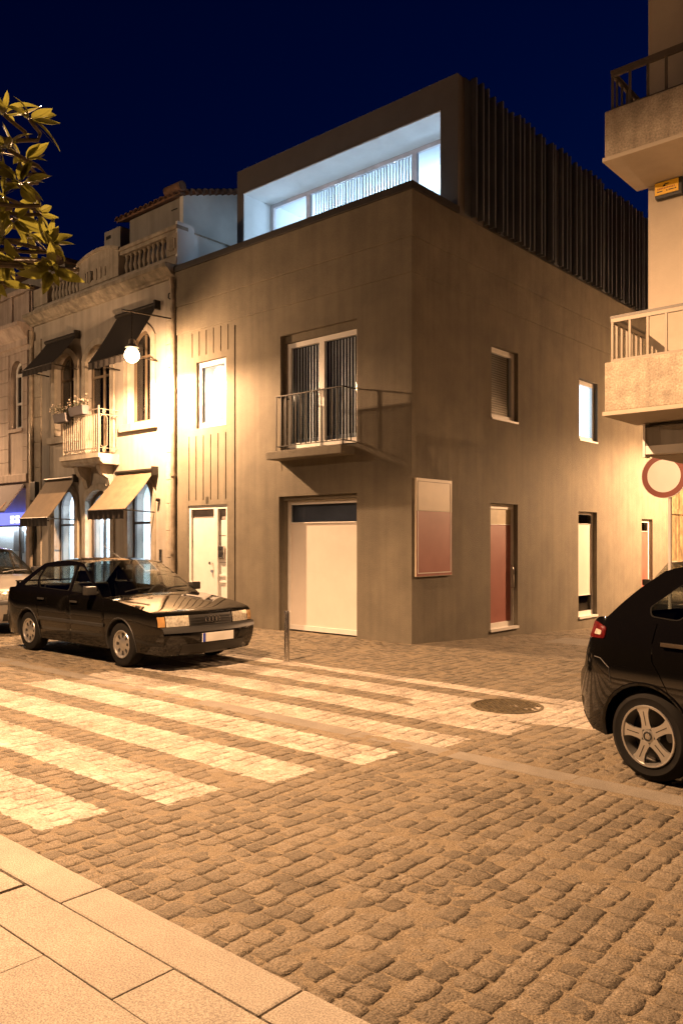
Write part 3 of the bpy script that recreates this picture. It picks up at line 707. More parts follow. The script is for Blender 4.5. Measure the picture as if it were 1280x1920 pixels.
# balcony: moulded slab on two corbels, iron railing with scrolls
BX0, BX1, BY = -9.42, -7.93, -.47
MB().prism([(.03,3.24),(BY+.10,3.24),(BY+.03,3.30),(BY+.02,3.36),(BY-.02,3.37),(BY-.02,3.46),(.03,3.46)], [], lambda u, v, d: (d, u, v), BX0-.06, BX1+.04).build('balcony_slab', M_stone, BH)
for x in (-9.1, -8.2):
    MB().prism([(.03,3.239),(BY+.16,3.239),(BY+.17,3.16),(BY+.24,3.04),(-.10,2.94),(-.05,2.80),(.03,2.72)], [], lambda u, v, d: (d, u, v), x-.07, x+.07).build('corbel', M_stone, BH, bevel=.01)
M_rail = mat('painted_iron', (.30,.26,.21), .5, .2, var=.2, vscale=20)
def bar(p, q, r=.008, nm='railing_bar', par=None, m=M_rail): return MB().tube([p, q], r, 6).build(nm, m, par or BH, True)
ry = BY + .03; rx0, rx1 = BX0 + .04, BX1 - .02; zb, zt = 3.475, 4.42
rlb = MB().box(rx0,rx1,ry-.012,ry+.012,zt-.015,zt).box(rx0,rx1,ry-.008,ry+.008,zt-.125,zt-.11).box(rx0,rx1,ry-.008,ry+.008,zb+.10,zb+.112).box(rx0,rx1,ry-.008,ry+.008,zb,zb+.012)
for X in (rx0, rx1): rlb.box(X-.012,X+.012,ry+.0121,.03,zt-.015,zt).box(X-.008,X+.008,ry+.0121,.03,zt-.125,zt-.11).box(X-.008,X+.008,ry+.0121,.03,zb+.10,zb+.112)
rlb = rlb.build('railing', M_rail, BH)
MB().box(rx1-.014,rx1+.014,ry-.014,ry+.014,zb,zt+.06).build('railing_post', M_rail, rlb); MB().box(rx0-.014,rx0+.014,ry-.014,ry+.014,zb,zt).build('railing_post', M_rail, rlb)
for k in range(1, 17):
    x = rx0 + k*(rx1-rx0)/17; bar((x,ry,zb+.105),(x,ry,zt-.12),.011,par=rlb)
    MB().tube([(x+.03*cos(t*pi/5), ry, zb+.056+.03*sin(t*pi/5)) for t in range(10)], .006, 5, True).build('scroll', M_rail, rlb, True)
for k in range(1, 3):
    y = ry + k*(.03-ry)/3; 
for y0, y1 in ((ry+.03, ry+.22), (ry+.26, ry+.45)):
    c = (y0+y1)/2; w = (y1-y0)/2 - .01
    pts = [(rx1, c + w*cos(t*pi/8), (zt-.2 if sin(t*pi/8) >= 0 else zb+.2) + .075*sin(t*pi/8)) for t in range(16)]
    MB().tube(pts, .008, 6, True).build('railing_loop', M_rail, rlb, True)
    for zc_ in (zt-.062, zb+.055):
        MB().tube([(rx1, c + .042*cos(t*pi/6)*(1-.03*t), zc_ + .042*sin(t*pi/6)*(1-.03*t)) for t in range(22)], .007, 5).build('scroll', M_rail, rlb, True)
# drain pipes
def pipe(pts, r, m, par, nm='drain_pipe'): return MB().tube(pts, r, 12).build(nm, m, par, True)
M_pipe = mat('painted_pipe', (.30,.25,.19), .5, .2, var=.2, vscale=6)
dp = pipe([(-5.86,-.10,6.86),(-5.86,-.07,6.5),(-5.86,-.06,6.4),(-5.86,-.06,0.)], .05, M_pipe, BH)
for z in (6.2, 4.6, 2.9, 1.35): MB().lathe([(.052,-.03),(.062,-.03),(.062,.03),(.052,.03)], (-5.86,-.06,z), 14, closed=True).build('pipe_clip', M_pipe, dp, True)
MB().tube([(-5.95,-.03,6.58),(-6.01,-.06,6.56),(-6.02,-.06,6.48),(-5.97,-.05,6.45)], .014, 6).build('pipe_hook', M_iron, BH, True)
pipe([(-11.57,-.06,6.75),(-11.57,-.06,0.)], .055, M_pipe, BH); pipe([(-11.42,-.04,3.0),(-11.42,-.04,0.)], .03, M_iron, BH)
MB().box(-11.52,-11.28,-.12,-.009,2.55,3.02).build('meter_box', M_plastic, BH, bevel=.01)
MB().box(-6.42,-6.33,-.0,.029,1.17,1.40).build('door_bell_panel', M_steel, BH, bevel=.005); MB().box(-6.395,-6.355,-.005,-.0005,1.24,1.37).build('bell_plate', M_plastic, BH)
MB().lathe([(0,-.06),(.03,-.05),(.04,0),(.03,.03)], (-6.44,.0,2.42), 14, 'y').build('alarm_button', M_iron, BH, True)

# awnings
def awning(x0, x1, zt_, proj_, zf, label, m, dark, val=.2, shift=0, arms=True):
    r = empty('awning', ((x0+x1)/2, 0, zf), label, 'awning', 'awnings on the balustrade house')
    n = 10; b = MB()
    for i in range(n+1):
        for j in range(9):
            t = j/8; x = x0 + (x1-x0)*i/n; sag = .035*sin(pi*t)
            b.v.append((x, -.04 - (proj_-.04)*t, zt_ + (zf-zt_)*t - sag + .004*sin(i*2.2)))
    m1 = len(b.v); b.v += [(p[0], p[1]+.004, p[2]-.006) for p in b.v]
    for i in range(n):
        for j in range(8):
            a = i*9+j; b.f += [(a, a+1, a+10, a+9), (m1+a, m1+a+9, m1+a+10, m1+a+1)]
    b.build('canopy', m, r, True)
    v = MB(); k = 24
    for i in range(k+1):
        x = x0 + (x1-x0)*i/k; yy = -proj_ - .012*sin(i*1.9)
        v.v += [(x, yy+.002, zf), (x, yy, zf - val + .014*abs(sin(i*pi/4)))]
    for i in range(k): v.f.append((2*i, 2*i+1, 2*i+3, 2*i+2))
    v.build('valance', dark, r, True)
    MB().tube([(x0-.03,-.05,zt_+.02),(x1+.03,-.05,zt_+.02)], .045, 10).build('roller', M_iron, r, True)
    MB().box(x1,x1+.05,-.12,.02,zt_-.09,zt_+.09).build('bracket', M_iron, r)
    if arms:
        for x in (x0+.04, x1-.04): MB().tube([(x,.0,zf-.04),(x,-proj_,zf-.01)], .014, 6).build('arm', M_iron, r, True)
    MB().tube([(x0,-proj_,zf),(x1,-proj_,zf)], .016, 6).build('front_bar', M_iron, r, True)
    return r
awning(-10.86,-9.58,3.02,.72,2.10,'brown awning pulled out over the left shop window beside the drain pipe', M_awning, M_awnd)
awning(-7.86,-6.52,3.02,.76,2.21,'brown awning pulled out over the right shop window nearest the corner house', M_awning, M_awnd)
awning(-10.86,-9.50,6.33,.66,5.58,'dark upstairs awning over the left window above the flower balcony', M_awnd, M_awnd, .16)
awning(-7.86,-6.44,6.42,.74,5.32,'dark upstairs awning over the window behind the lit wall lamp', M_awnd, M_awnd, .16)

# flower boxes hung on the railing
M_flower = mat('pale_petal', (.75,.62,.50), .6); M_fleaf = mat('flower_leaf', (.05,.07,.025), .5, var=.3)
def flower_box(x0, x1, z, tilt, label):
    r = empty('flower_box', ((x0+x1)/2, ry-.1, z), label, 'flower box', 'flower boxes on the balcony')
    MB().hexa([(x0+.03,ry-.17,z),(x1-.03,ry-.17,z+tilt),(x1-.03,ry-.03,z+tilt),(x0+.03,ry-.03,z)], [(x0,ry-.20,z+.19),(x1,ry-.20,z+.19+tilt),(x1,ry-.02,z+.19+tilt),(x0,ry-.02,z+.19)]).build('trough', mat('grey_trough', (.13,.12,.13), .6), r, bevel=.01)
    lf_ = MB(); fl = MB()
    for i in range(150):
        x = random.uniform(x0-.06, x1+.06); y = ry - .11 + random.gauss(0, .07); h = z + .2 + abs(random.gauss(.07,.06)); a = random.uniform(0, 6.3); s = random.uniform(.015,.035)
        lf_.add([(x,y,h),(x+s*cos(a),y+s*sin(a),h+.01),(x+1.6*s*cos(a+.5),y+1.6*s*sin(a+.5),h-.01),(x+s*cos(a+1),y+s*sin(a+1),h+.005)], [(0,1,2,3)])
    for i in range(46):
        x = random.uniform(x0-.06, x1+.06); y = ry - .13 + random.gauss(0, .07); h = z + .23 + abs(random.gauss(.08,.06))
        n = Vector((random.gauss(0,.5), -1, random.gauss(.3,.5))).normalized(); u = n.orthogonal().normalized(); w = n.cross(u)
        fl.add([Vector((x,y,h)) + (u*cos(q*2*pi/6)+w*sin(q*2*pi/6))*.022*(1 if q%2 else .75) for q in range(6)], [(0,1,2,3,4,5)])
    tag(lf_.build('leaves', M_fleaf, r), kind='stuff'); tag(fl.build('blossoms', M_flower, r), kind='stuff')
flower_box(-9.52,-8.98,4.22,.0,'left grey flower box of pale blossoms on the iron balcony'); flower_box(-8.86,-8.28,4.30,.02,'right grey flower box of pale blossoms on the iron balcony')

# ------------------------------------------------------------------ far left house
FH = empty('pink_stone_house', (-14.5, 0, 0), 'pinkish stone house with heavy cornice and arched window at the left edge', 'house')
fw_ = arch(-12.74,-12.14,4.42,6.16,.30)
MB().prism(rect(-20,-11.83,3.2,6.35), [fw_], FR, .0, .4).build('wall', M_pink, FH)
MB().prism(rect(-20,-11.83,-.6,3.199), [rect(-19,-12.0,-.1,2.9)], FR, .02, .4).build('shop_wall', M_pink, FH)
for k in range(9):
    z = 3.25 + k*.345
    for x0, x1 in ((-12.08,-11.84),(-13.6,-12.82),(-14.6,-13.62)):
        MB().box(x0,x1,-.025,.001,z,z+.335).build('stone_block', M_pink, FH, bevel=.006)
MB().prism([(.3,6.351),(-.02,6.351),(-.04,6.45),(-.10,6.47),(-.10,6.62),(-.16,6.66),(-.30,6.86),(-.36,6.88),(-.36,6.98),(.3,6.98)], [], lambda u, v, d: (d, u, v), -20, -11.70).build('cornice', M_pink, FH)
MB().box(-20,-11.80,-.08,.0,3.05,3.26).build('string_course', M_pink, FH, bevel=.02)
MB().box(-20,-11.83,.1,.3,6.981,7.85).box(-20,-11.78,.02,.36,7.851,7.98).build('roof_parapet', M_pink, FH)
for x in (-12.0,-12.9,-14.): MB().box(x-.12,x+.12,.04,.1,6.981,7.85).build('parapet_pier', M_pink, FH, bevel=.01)
MB().box(-20,-12.2,1.2,4,6.9,8.9).build('attic', M_greyplaster, FH); MB().box(-20,-12.0,1.0,4.2,8.901,9.0).build('attic_roof', M_tile, FH)
MB().box(-20,-11.85,.4,9,-.6,6.35).build('rear_body', M_pink, FH)
w = MB().prism(fw_, [arch(-12.66,-12.22,5.86,6.08,.215), rect(-12.66,-12.46,5.12,5.78), rect(-12.42,-12.22,5.12,5.78), rect(-12.66,-12.46,4.5,5.06), rect(-12.42,-12.22,4.5,5.06)], FR, .14, .20).build('window', M_white, FH)
MB().prism(rect(-12.7,-12.18,4.46,6.0), [], FR, .17, .178).build('pane', M_glassd, w); MB().box(-12.8,-12.08,-.06,.14,4.33,4.419).build('sill', M_pink, w, bevel=.01)
MB().box(-12.74,-12.14,.36,.38,4.42,6.1).build('dark_room', M_dark, w)
# its shop: blue lit sign band, white lit window
MB().box(-19,-12.0,.12,.16,1.98,2.3).build('blue_sign_band', emis('blue_band', (.20,.22,1.), 1.5), FH)
for x in (-12.62,-12.9): MB().box(x-.1,x+.1,.112,.1195,2.03+.0,2.12).box(x-.1,x+.1,.112,.1195,2.15,2.22).build('sign_lettering', emis('white_sign', (.9,.92,1), 2.2), FH)
MB().prism(rect(-19,-12.0,.2,1.979), [rect(-18.9,-12.55,.9,1.94), rect(-12.5,-12.05,.9,1.94)], FR, .12, .18).build('shop_window', M_sframe, FH)
MB().box(-18.9,-12.05,.15,.156,.9,1.94).build('pane', M_glass, FH)
MB().box(-19,-12.,.33,.36,.0,2.9).build('shop_back', mat('shop_wall', (.66,.70,.70), .7), FH)
light('shop_light_tube', 'AREA', (-13.2,.24,1.95), 30, (.86,.95,1.), FH, 1.9, .06)
MB().box(-13.2,-12.9,.30,.31,1.3,1.9).build('poster', mat('grey_poster', (.22,.21,.2), .6), FH); MB().box(-12.75,-12.6,.28,.29,1.25,1.85).build('poster', mat('grey_poster', (.22,.21,.2), .6), FH)
MB().box(-19,-12.0,.02,.11,.2,.9).build('stall_riser', M_greyplaster, FH)
aw = empty('awning', (-15, 0, 2.3), 'dusky purple awning with a scalloped print at the left edge of the street', 'awning')
b = MB(); 
for x in (-18.5,-11.98): b.v += [(x,-.05,3.0),(x,-.55,2.32),(x,-.55,2.28),(x,-.03,2.96)]
b.f = [(0,1,5,4),(1,2,6,5),(2,3,7,6),(0,4,7,3),(0,3,2,1),(4,5,6,7)]
M_paw = mat('purple_awning', (.10,.085,.10), .85, var=.1); b.build('canopy', M_paw, aw)
MB().prism([(-12.75,2.55)] + [(-12.75+.08*i, 2.55-.22*sin(pi*i/7)) for i in range(1,8)] + [(-12.0,2.33),(-12.75,2.33)][:0] + [(-12.19,2.38),(-12.75,2.30)], [], lambda u, v, d: (u, -.05-(3.0-v)*.735-.012+d, v), 0, .006).build('scallop', mat('orange_print', (.22,.10,.05), .8), aw)
# ------------------------------------------------------------------ apartment block on the right
AB = empty('apartment_block', (5, 1, 0), 'apartment block at the right edge with two pebbledashed balconies', 'apartment block')
BL = 3.555; BF = .14
MB().box(BL,14,BF,14,2.64,13).build('wall', M_smooth, AB)
MB().box(5.2,14,2.2,14,-1,2.639).build('ground_floor_wall', M_smooth, AB)
MB().box(5.0,14,.3,.6,-1,2.639).build('shop_front', M_greyplaster, AB)
def balcony(z0, z1, zr, nm):
    s = MB().box(3.43,12,-.89,BF-.002,z0+.05,z1).build('balcony_parapet', M_pebble, AB, bevel=.015)
    MB().box(3.41,12,-.91,BF-.002,z0,z0+.049).build('balcony_drip_edge', M_smooth, AB, bevel=.008)
    r = MB().box(3.48,12,-.845,-.805,zr-.03,zr).build('handrail', M_iron if nm else mat('brown_rail', (.14,.115,.085), .5, .3), AB)
    MB().box(3.48,3.52,-.8045,BF,zr-.03,zr).build('handrail', M_iron if nm else MC['brown_rail'], r)
    m = mat('brown_rail', (.14,.115,.085), .5, .3)
    MB().box(3.485,12,-.842,-.808,zr-.075,zr-.031).box(3.485,12,-.842,-.808,z1+.005,z1+.035).box(3.485,3.515,-.8079,BF,zr-.075,zr-.031).build('rail_bar', m, r)
    for k in range(16):
        x = 3.50 + k*.205; MB().box(x-.013,x+.013,-.838,-.812,z1-.02,zr-.074).build('baluster', m, r)
    for k in range(6):
        y = -.70 + k*.15; MB().box(3.488,3.512,y-.012,y+.012,z1-.02,zr-.074).build('baluster', m, r)
balcony(3.04, 3.665, 4.205, 1); balcony(6.0, 6.59, 7.07, 0); balcony(8.96, 9.55, 10.03, 0)
# blind box under the balcony: shaded front painted grey, lit edge and end white
bb = MB().box(3.575,9,.0,.139,2.76,3.0).build('blind_box_shaded', M_greyplaster, AB); MB().box(3.575,9,-.012,.139,2.655,2.758).build('blind_box_lit_edge', M_white, AB); MB().box(3.545,3.574,-.02,.139,2.62,3.03).build('blind_box_lit_end', M_white, AB)
MB().tube([(3.58,-.02,2.99),(3.9,-.03,3.02),(4.4,-.02,3.03),(5.5,-.02,3.02)], .012, 6).build('cable', M_iron, AB, True)
al = empty('alarm_box', (3.82,.1,5.8), 'yellow and black alarm box on the wall under the upper balcony', 'alarm box')
MB().box(3.668,4.0,.05,.139,5.795,6.0).build('case', M_plastic, al, bevel=.015)
fc = MB().box(3.672,3.955,.038,.0495,5.835,5.985).build('face_plate', mat('alarm_yellow', (.75,.44,.02), .45, var=.03), al)
MB().box(3.775,3.80,.034,.0378,5.925,5.945).box(3.79,3.84,.034,.0378,5.946,5.958).build('emblem', M_plastic, al)
for k in range(11): MB().box(3.705+k*.0195,3.718+k*.0195,.035,.0378,5.895,5.913).build('lettering', mat('alarm_text', (.35,.12,.02), .5), al)
for a, b_ in ((3.70,3.765),(3.81,3.825),(3.84,3.90),(3.91,3.93)): MB().box(a,b_,.035,.0378,5.866,5.878).build('lettering', M_plastic, al)
# round no-entry-for-vehicles sign on its post
rs = empty('road_sign', (3.04,2.21,gz(2.2)), 'round white road sign with dark red rim on a pale post', 'road sign')
toC = (CAM - Vector((3.04,2.21,0))); toC.z = 0; toC.normalize()
ca = atan2(toC.y, toC.x) - .33; NX = Vector((cos(ca), sin(ca), 0)); NU = Vector((-sin(ca), cos(ca), 0)); C0 = Vector((3.02,2.21,2.55))
def disc(r0, r1, d0, d1, nm, m, n=48):
    b = MB(); P = lambda u, v, d: C0 + NU*u + Vector((0,0,v)) + NX*d
    o = [(r1*cos(2*pi*i/n), r1*sin(2*pi*i/n)) for i in range(n)]; h = [[(r0*cos(2*pi*i/n), r0*sin(2*pi*i/n)) for i in range(n)]] if r0 else []
    return b.prism(o, h, P, d0, d1).build(nm, m, rs)
disc(0, .335, .0, .02, 'plate', M_white); disc(.245, .325, .0202, .023, 'rim', mat('sign_red', (.20,.030,.012), .45)); disc(0, .244, .0202, .0225, 'face', mat('sign_white', (.82,.76,.72), .35, var=.02))
pp = C0 + NU*.07 - NX*.035
MB().tube([(pp.x,pp.y,gz(2.2)-.2),(pp.x,pp.y,2.78)], .028, 14).build('post', M_white, rs, True)
# old house further down the side street, with a plank gate
OH = empty('old_side_house', (0,14,0), 'old rendered house with weathered plank gate down the side street', 'house')
MB().prism(rect(11.01,20,-1.5,6.2), [rect(11.22,13.6,-1.4,3.3)], SD, .05, .4).build('wall', M_smooth, OH)
MB().box(-6,-.45,11.01,20,-1.5,6.2).build('rear_body', M_smooth, OH); MB().box(-6,.2,11.01,20,6.201,6.35).build('roof', M_tile, OH)
gt = MB().box(-.25,-.22,11.22,13.6,-1.4,3.3).build('gate', M_brownframe, OH)
for k in range(12): MB().box(-.2195,-.19-(k%3)*.006,11.225+k*.198,11.415+k*.198,-1.3,3.28).build('plank', M_wood, gt)
for z in (2.35,.2): MB().box(-.175,-.15,11.25,13.5,z-.07,z+.07).build('ledge_board', M_wood, gt)
MB().box(-.149,-.13,11.9,12.5,.93,.98).build('bolt', M_iron, gt)
# ------------------------------------------------------------------ cars (local frame: x forward, y left, z up)
def crom(pts, n):
    out = []; m = len(pts)
    for i in range(m - 1):
        p0, p1, p2, p3 = pts[max(0,i-1)], pts[i], pts[i+1], pts[min(m-1,i+2)]
        for k in range(n):
            t = k / n
            out.append(tuple(.5*((2*b) + (c-a)*t + (2*a-5*b+4*c-d)*t*t + (3*b-a-3*c+d)*t**3) for a, b, c, d in zip(p0,p1,p2,p3)))
    return out + [tuple(pts[-1])]
def inpoly(x, y, poly):
    c = False; n = len(poly); j = n - 1
    for i in range(n):
        xi, yi = poly[i]; xj, yj = poly[j]
        if (yi > y) != (yj > y) and x < (xj-xi)*(y-yi)/(yj-yi) + xi: c = not c
        j = i
    return c
def sheet(outer, holes, step, mp, th=.0):
    loops = [outer] + list(holes); vs_ = []; es = []
    for l in loops:
        b = len(vs_); n = len(l); vs_ += [Vector(p) for p in l]; es += [(b+i, b+(i+1) % n) for i in range(n)]
    xs = [p[0] for p in outer]; zs = [p[1] for p in outer]
    nx = int((max(xs)-min(xs))/step)+1; nz = int((max(zs)-min(zs))/step)+1
    for i in range(1, nx):
        for j in range(1, nz):
            p = (min(xs) + (max(xs)-min(xs))*(i+.3*(j%2))/nx, min(zs) + (max(zs)-min(zs))*j/nz)
            if inpoly(*p, outer) and not any(inpoly(*p, h) for h in holes):
                if min((Vector(p)-q).length for q in vs_[:sum(len(l) for l in loops)]) > step*.45: vs_.append(Vector(p))
    r = delaunay_2d_cdt(vs_, es, [], 0, 1e-6); V, F = r[0], r[2]
    b = MB(); b.v = [tuple(mp(p.x, p.y)) for p in V]
    for f in F:
        c = sum((V[i] for i in f), Vector((0,0))) / len(f)
        if inpoly(c.x, c.y, outer) and not any(inpoly(c.x, c.y, h) for h in holes): b.f.append(tuple(f))
    return b
def setnorm(o, g, sgn):
    """smooth panel normals taken from the body surface itself"""
    me = o.data; c = WL[o.name]; ns = []
    for v in me.vertices:
        x, z = v.co.x + c.x, v.co.z + c.z; h = .012
        n = Vector((-(g(x+h,z)-g(x-h,z))/(2*h), 1., -(g(x,z+h)-g(x,z-h))/(2*h))).normalized(); ns.append(Vector((n.x, n.y*sgn, n.z)))
    if sum(p.normal.dot(ns[p.vertices[0]]) * p.area for p in me.polygons) < 0: me.flip_normals()
    me.normals_split_custom_set_from_vertices([tuple(n) for n in ns]); return o
def paint(name, col, rough=.25, metal=0.):
    return mat(name, col, .6 if not metal else rough, metal, var=.02, vscale=4, coat=1., spec=.0 if not metal else .4)
M_cglass = glass('car_glass', (.55,.58,.55), 1., .01); M_lens = mat('lamp_lens', (.75,.72,.62), .08, .35, var=.25, vscale=30, coat=1.)
M_redlens = mat('red_lens', (.11,.008,.007), .12, 0, var=.35, vscale=25, coat=1.); M_amber = mat('amber_lens', (.42,.24,.09), .12, 0, var=.2, coat=1.)
M_rim = mat('alloy_rim', (.55,.54,.52), .3, .85, var=.04); M_seat = mat('seat_cloth', (.05,.048,.045), .9, var=.1, vscale=10)
M_seal = mat('window_rubber', (.006,.006,.006), .8, var=0, spec=.1)
M_plate = mat('number_plate', (.75,.75,.72), .4, var=.02); M_blue = mat('plate_blue', (.02,.05,.4), .5)
def wheel(parent, x, y, r, rr, sgn, style):
    """tyre, rim dish, spokes; sgn = outward y"""
    w = .19
    P = [(rr-.005,-w/2),(rr+.01,-w/2+.004),((rr+r)/2,-w/2-.008),(r-.02,-w/2+.006),(r-.004,-w/2+.03),(r,-.03),(r,.03),(r-.004,w/2-.03),(r-.02,w/2-.006),((rr+r)/2,w/2+.008),(rr+.01,w/2-.004),(rr-.005,w/2)]
    c = (x, y - sgn*w/2, r)
    t = MB().lathe([(a, h) for a, h in P], c, 40, 'y', True).build('tyre', M_rubber, parent, True)
    o = sgn*w/2
    d = MB().lathe([(rr,o-.0*sgn),(rr-.004,o+.006*sgn),(rr-.016,o+.004*sgn),(rr-.022,o-.02*sgn),(rr-.03,o-.09*sgn)], c, 40, 'y').build('rim', M_rim, parent, True)
    MB().lathe([(0,o-.095*sgn),(rr-.02,o-.095*sgn)], c, 30, 'y').build('brake_disc', mat('dark_steel', (.05,.045,.04), .5, .6), d)
    Pm = lambda a: (lambda u, v, dd: (x + u*cos(a) - v*sin(a), c[1] + dd, r + u*sin(a) + v*cos(a)))
    if style == 'five':
        for k in range(5):
            a = pi/2 + .22 + k*2*pi/5; ri = rr-.012
            sp = MB().prism([(.045,-.040),(.075,-.032),(.12,-.030),(.155,-.036),(ri-.004,-.052),(ri,.0),(ri-.004,.052),(.155,.036),(.12,.030),(.075,.032),(.045,.040)], [], Pm(a), o-.025*sgn, o-.004*sgn).build('spoke', M_rim, d, bevel=.006)
            MB().prism([(.07,-.003),(ri-.03,-.003),(ri-.03,.003),(.07,.003)], [], Pm(a), o-.004*sgn, o-.0025*sgn).build('spoke_groove', mat('dark_steel', (.05,.045,.04)), d)
            a2 = a + pi/5; bx, bz = .048*cos(a2), .048*sin(a2)
            MB().lathe([(0,o-.006*sgn),(.010,o-.006*sgn),(.012,o-.02*sgn)], (x+bx, c[1], r+bz), 8, 'y').build('wheel_nut', M_plastic, d)
        MB().lathe([(0,o-.0*sgn),(.03,o-.001*sgn),(.064,o-.012*sgn),(.068,o-.04*sgn)], c, 24, 'y').build('hub', M_rim, d, True)
        MB().lathe([(.022,o+.003*sgn),(.032,o+.003*sgn),(.032,o-.004*sgn),(.022,o-.004*sgn)], c, 24, 'y', True).build('hub_ring', M_plastic, d)
        e = MB()
        for q in (-.010,.010): e.prism([(-.014,q-.0045),(.014,q-.0045),(.014,q+.0045),(-.014,q+.0045)], [], Pm(.15), o+.001*sgn, o+.004*sgn)
        for (u0,u1,v0,v1) in ((-.014,-.007,.0055,.0145),(.007,.014,-.0145,-.0055)): pass
        e.build('hub_emblem', M_chrome, d)
    else:
        MB().lathe([(0,o-.012*sgn),(.05,o-.010*sgn),(.07,o-.022*sgn),(rr-.05,o-.028*sgn),(rr-.02,o-.012*sgn)], c, 32, 'y').build('wheel_trim', M_rim, d, True)
        for k in range(8):
            a = k*2*pi/8
            MB().prism([(.085,-.014),(rr-.045,-.022),(rr-.04,.0),(rr-.045,.022),(.085,.014)], [], Pm(a), o-.02*sgn, o-.0265*sgn).build('trim_slot', M_plastic, d)
    return t
def car(name, S, loc, rz, scale, label, group=None, style='trim'):
    R = empty(name, loc, label, 'car', group, rz, local=True); R.scale = scale
    body = S['paint']; Wd = S['W']; seg = {k: crom(v, 5) for k, v in S['seg'].items()}
    xf, xr = S['xf'], S['xr']; zb = S['belt']
    def g(x, z):
        y = Wd - .055*max(0, (.55-z)/.35)**2 - .035*max(0, (z-.6)/.33)**2
        b = zb(x)
        if z > b: y = Wd - .035*((b-.6)/.33)**2 - (z-b)*S.get('tumble',.36)
        tf = S.get('tf',.55); tr = S.get('tr',.5)
        if x > xf - tf: y -= S.get('kf',.10)*((x-(xf-tf))/tf)**2.4
        if x < xr + tr: y -= S.get('kr',.09)*(((xr+tr)-x)/tr)**2.4
        return y
    def top(sg, s0, s1, t0, t1, off=0., nt=14, ns=None):
        L_ = seg[sg]; m = len(L_) - 1; i0, i1 = s0*m, s1*m; ns = ns or max(2, int(i1-i0)+1); b = MB()
        pts = []
        for i in range(ns+1):
            f = i0 + (i1-i0)*i/ns; k = min(m-1, int(f)); q = f-k; p = [a*(1-q)+c*q for a, c in zip(L_[k], L_[k+1])]
            a, c = Vector(L_[k][:2]), Vector(L_[k+1][:2]); tn = (c-a); nr = Vector((tn.y, -tn.x)).normalized() if tn.length else Vector((0,1))
            row = []
            for j in range(nt+1):
                t = t0 + (t1-t0)*j/nt; w = 1-abs(t)**2.2
                row.append((p[0] + p[2]*w + nr.x*off*S['nsign'], t*g(p[0],p[1]), p[1] + p[3]*w + nr.y*off*S['nsign']))
            pts.append(row)
        for row in pts: b.v += row
        for i in range(ns):
            for j in range(nt): a = i*(nt+1)+j; b.f.append((a, a+1, a+nt+2, a+nt+1))
        return b
    for sg, nm, m in S['tops']: top(sg, 0, 1, -1, 1).build(nm, m, R, True, angle=60)
    for nm, sg, s0, s1, t0, t1, off, m in S['subs']: top(sg, s0, s1, t0, t1, off, 8, 4).build(nm, m, R, True, angle=60)
    ar = S['arch']; ax = S['axles']; zs = S['sill']
    def arc(cx_, a0, a1, n=14): return [(cx_ + ar*cos(a0+(a1-a0)*i/n), S['rt'] + ar*sin(a0+(a1-a0)*i/n)) for i in range(n+1)]
    hz = math.asin((S['rt']-zs)/ar)
    cuts = S['cuts']      # (x_bottom, x_top) from rear to front
    beltpts = lambda a, b_, n=8: [(a+(b_-a)*i/n, zb(a+(b_-a)*i/n)) for i in range(n+1)]
    ft = [(p[0],p[1]) for p in seg['front']]; hd = [(p[0],p[1]) for p in seg['hood']]; bt = [(p[0],p[1]) for p in seg['boot']] if 'boot' in seg else []; re = [(p[0],p[1]) for p in seg['rear']]
    e = .004
    fb, ftop = cuts[-1]; rb, rtop = cuts[0]
    fender = [(fb+e, zs)] + arc(ax[0], pi+hz, -hz) + ft + hd[1:] + beltpts(S['cowl'], ftop+e, 3)[1:]
    quarter = [(rb-e, zs), (rtop-e, zb(rtop))] + beltpts(rtop-e, S['cbase'], 4)[1:] + bt[1:] + re[1:] + arc(ax[1], pi+hz, -hz)
    quarter = dedupe(quarter); fender = dedupe(fender)
    if S.get('doorcut'): # rear door edge follows the wheel arch
        quarter = dedupe(arc(ax[1], pi+hz, S['doorcut'][0]) + [p for p in S['doorcut'][1]] + beltpts(S['doorcut'][1][-1][0], S['cbase'], 4)[1:] + bt[1:] + re[1:])
    panels = [('front_wing', fender), ('rear_wing', quarter)]
    for i in range(len(cuts)-1):
        (b0, t0), (b1, t1) = cuts[i], cuts[i+1]
        if i == 0 and S.get('doorcut'):
            dp = [(x+2*e, z) for x, z in S['doorcut'][1]]; a0 = S['doorcut'][0]
            poly = [(b1-e, zs)] + [(t1-e, zb(t1))] + beltpts(t1-e, dp[-1][0], 5)[1:] + dp[::-1][1:] + [(x+2*e, z) for x, z in arc(ax[1], a0, -hz)]
        else: poly = [(b0+e, zs), (b1-e, zs)] + beltpts(t1-e, t0+e, 5)
        panels.append(('rear_door' if (i == 0 and len(cuts) > 2) else 'front_door', dedupe(poly)))
    for sgn in (-1, 1):
        near = sgn == -1
        for nm, poly in panels:
            d = sheet(poly, [], S.get('step', .08), lambda x, z: (x, sgn*g(x,z), z)).build(nm, body, R, True, angle=50); setnorm(d, g, sgn)
            if 'door' in nm:
                hx, hz_ = S['handles'][nm]
                MB().box(hx-.09,hx+.09,sgn*g(hx,hz_)-.012,sgn*g(hx,hz_)+.028*sgn,hz_-.014,hz_+.014).build('door_handle', S.get('handlemat', M_plastic), d, bevel=.006)
        # greenhouse frame with its window openings
        ws = [(p[0],p[1]) for p in seg['windscreen']]; rf_ = [(p[0],p[1]) for p in seg['roof']]; bk = [(p[0],p[1]) for p in seg['backlight']]
        gh = dedupe(ws + rf_[1:] + bk[1:] + beltpts(S['cbase'], S['cowl'], 10)[1:])
        gm = lambda x, z: (x, sgn*(g(x,z)-.0005), z)
        fr_ = sheet(gh, S['windows'], .14, gm).build('window_frame', body, R, True, angle=50); setnorm(fr_, g, sgn)
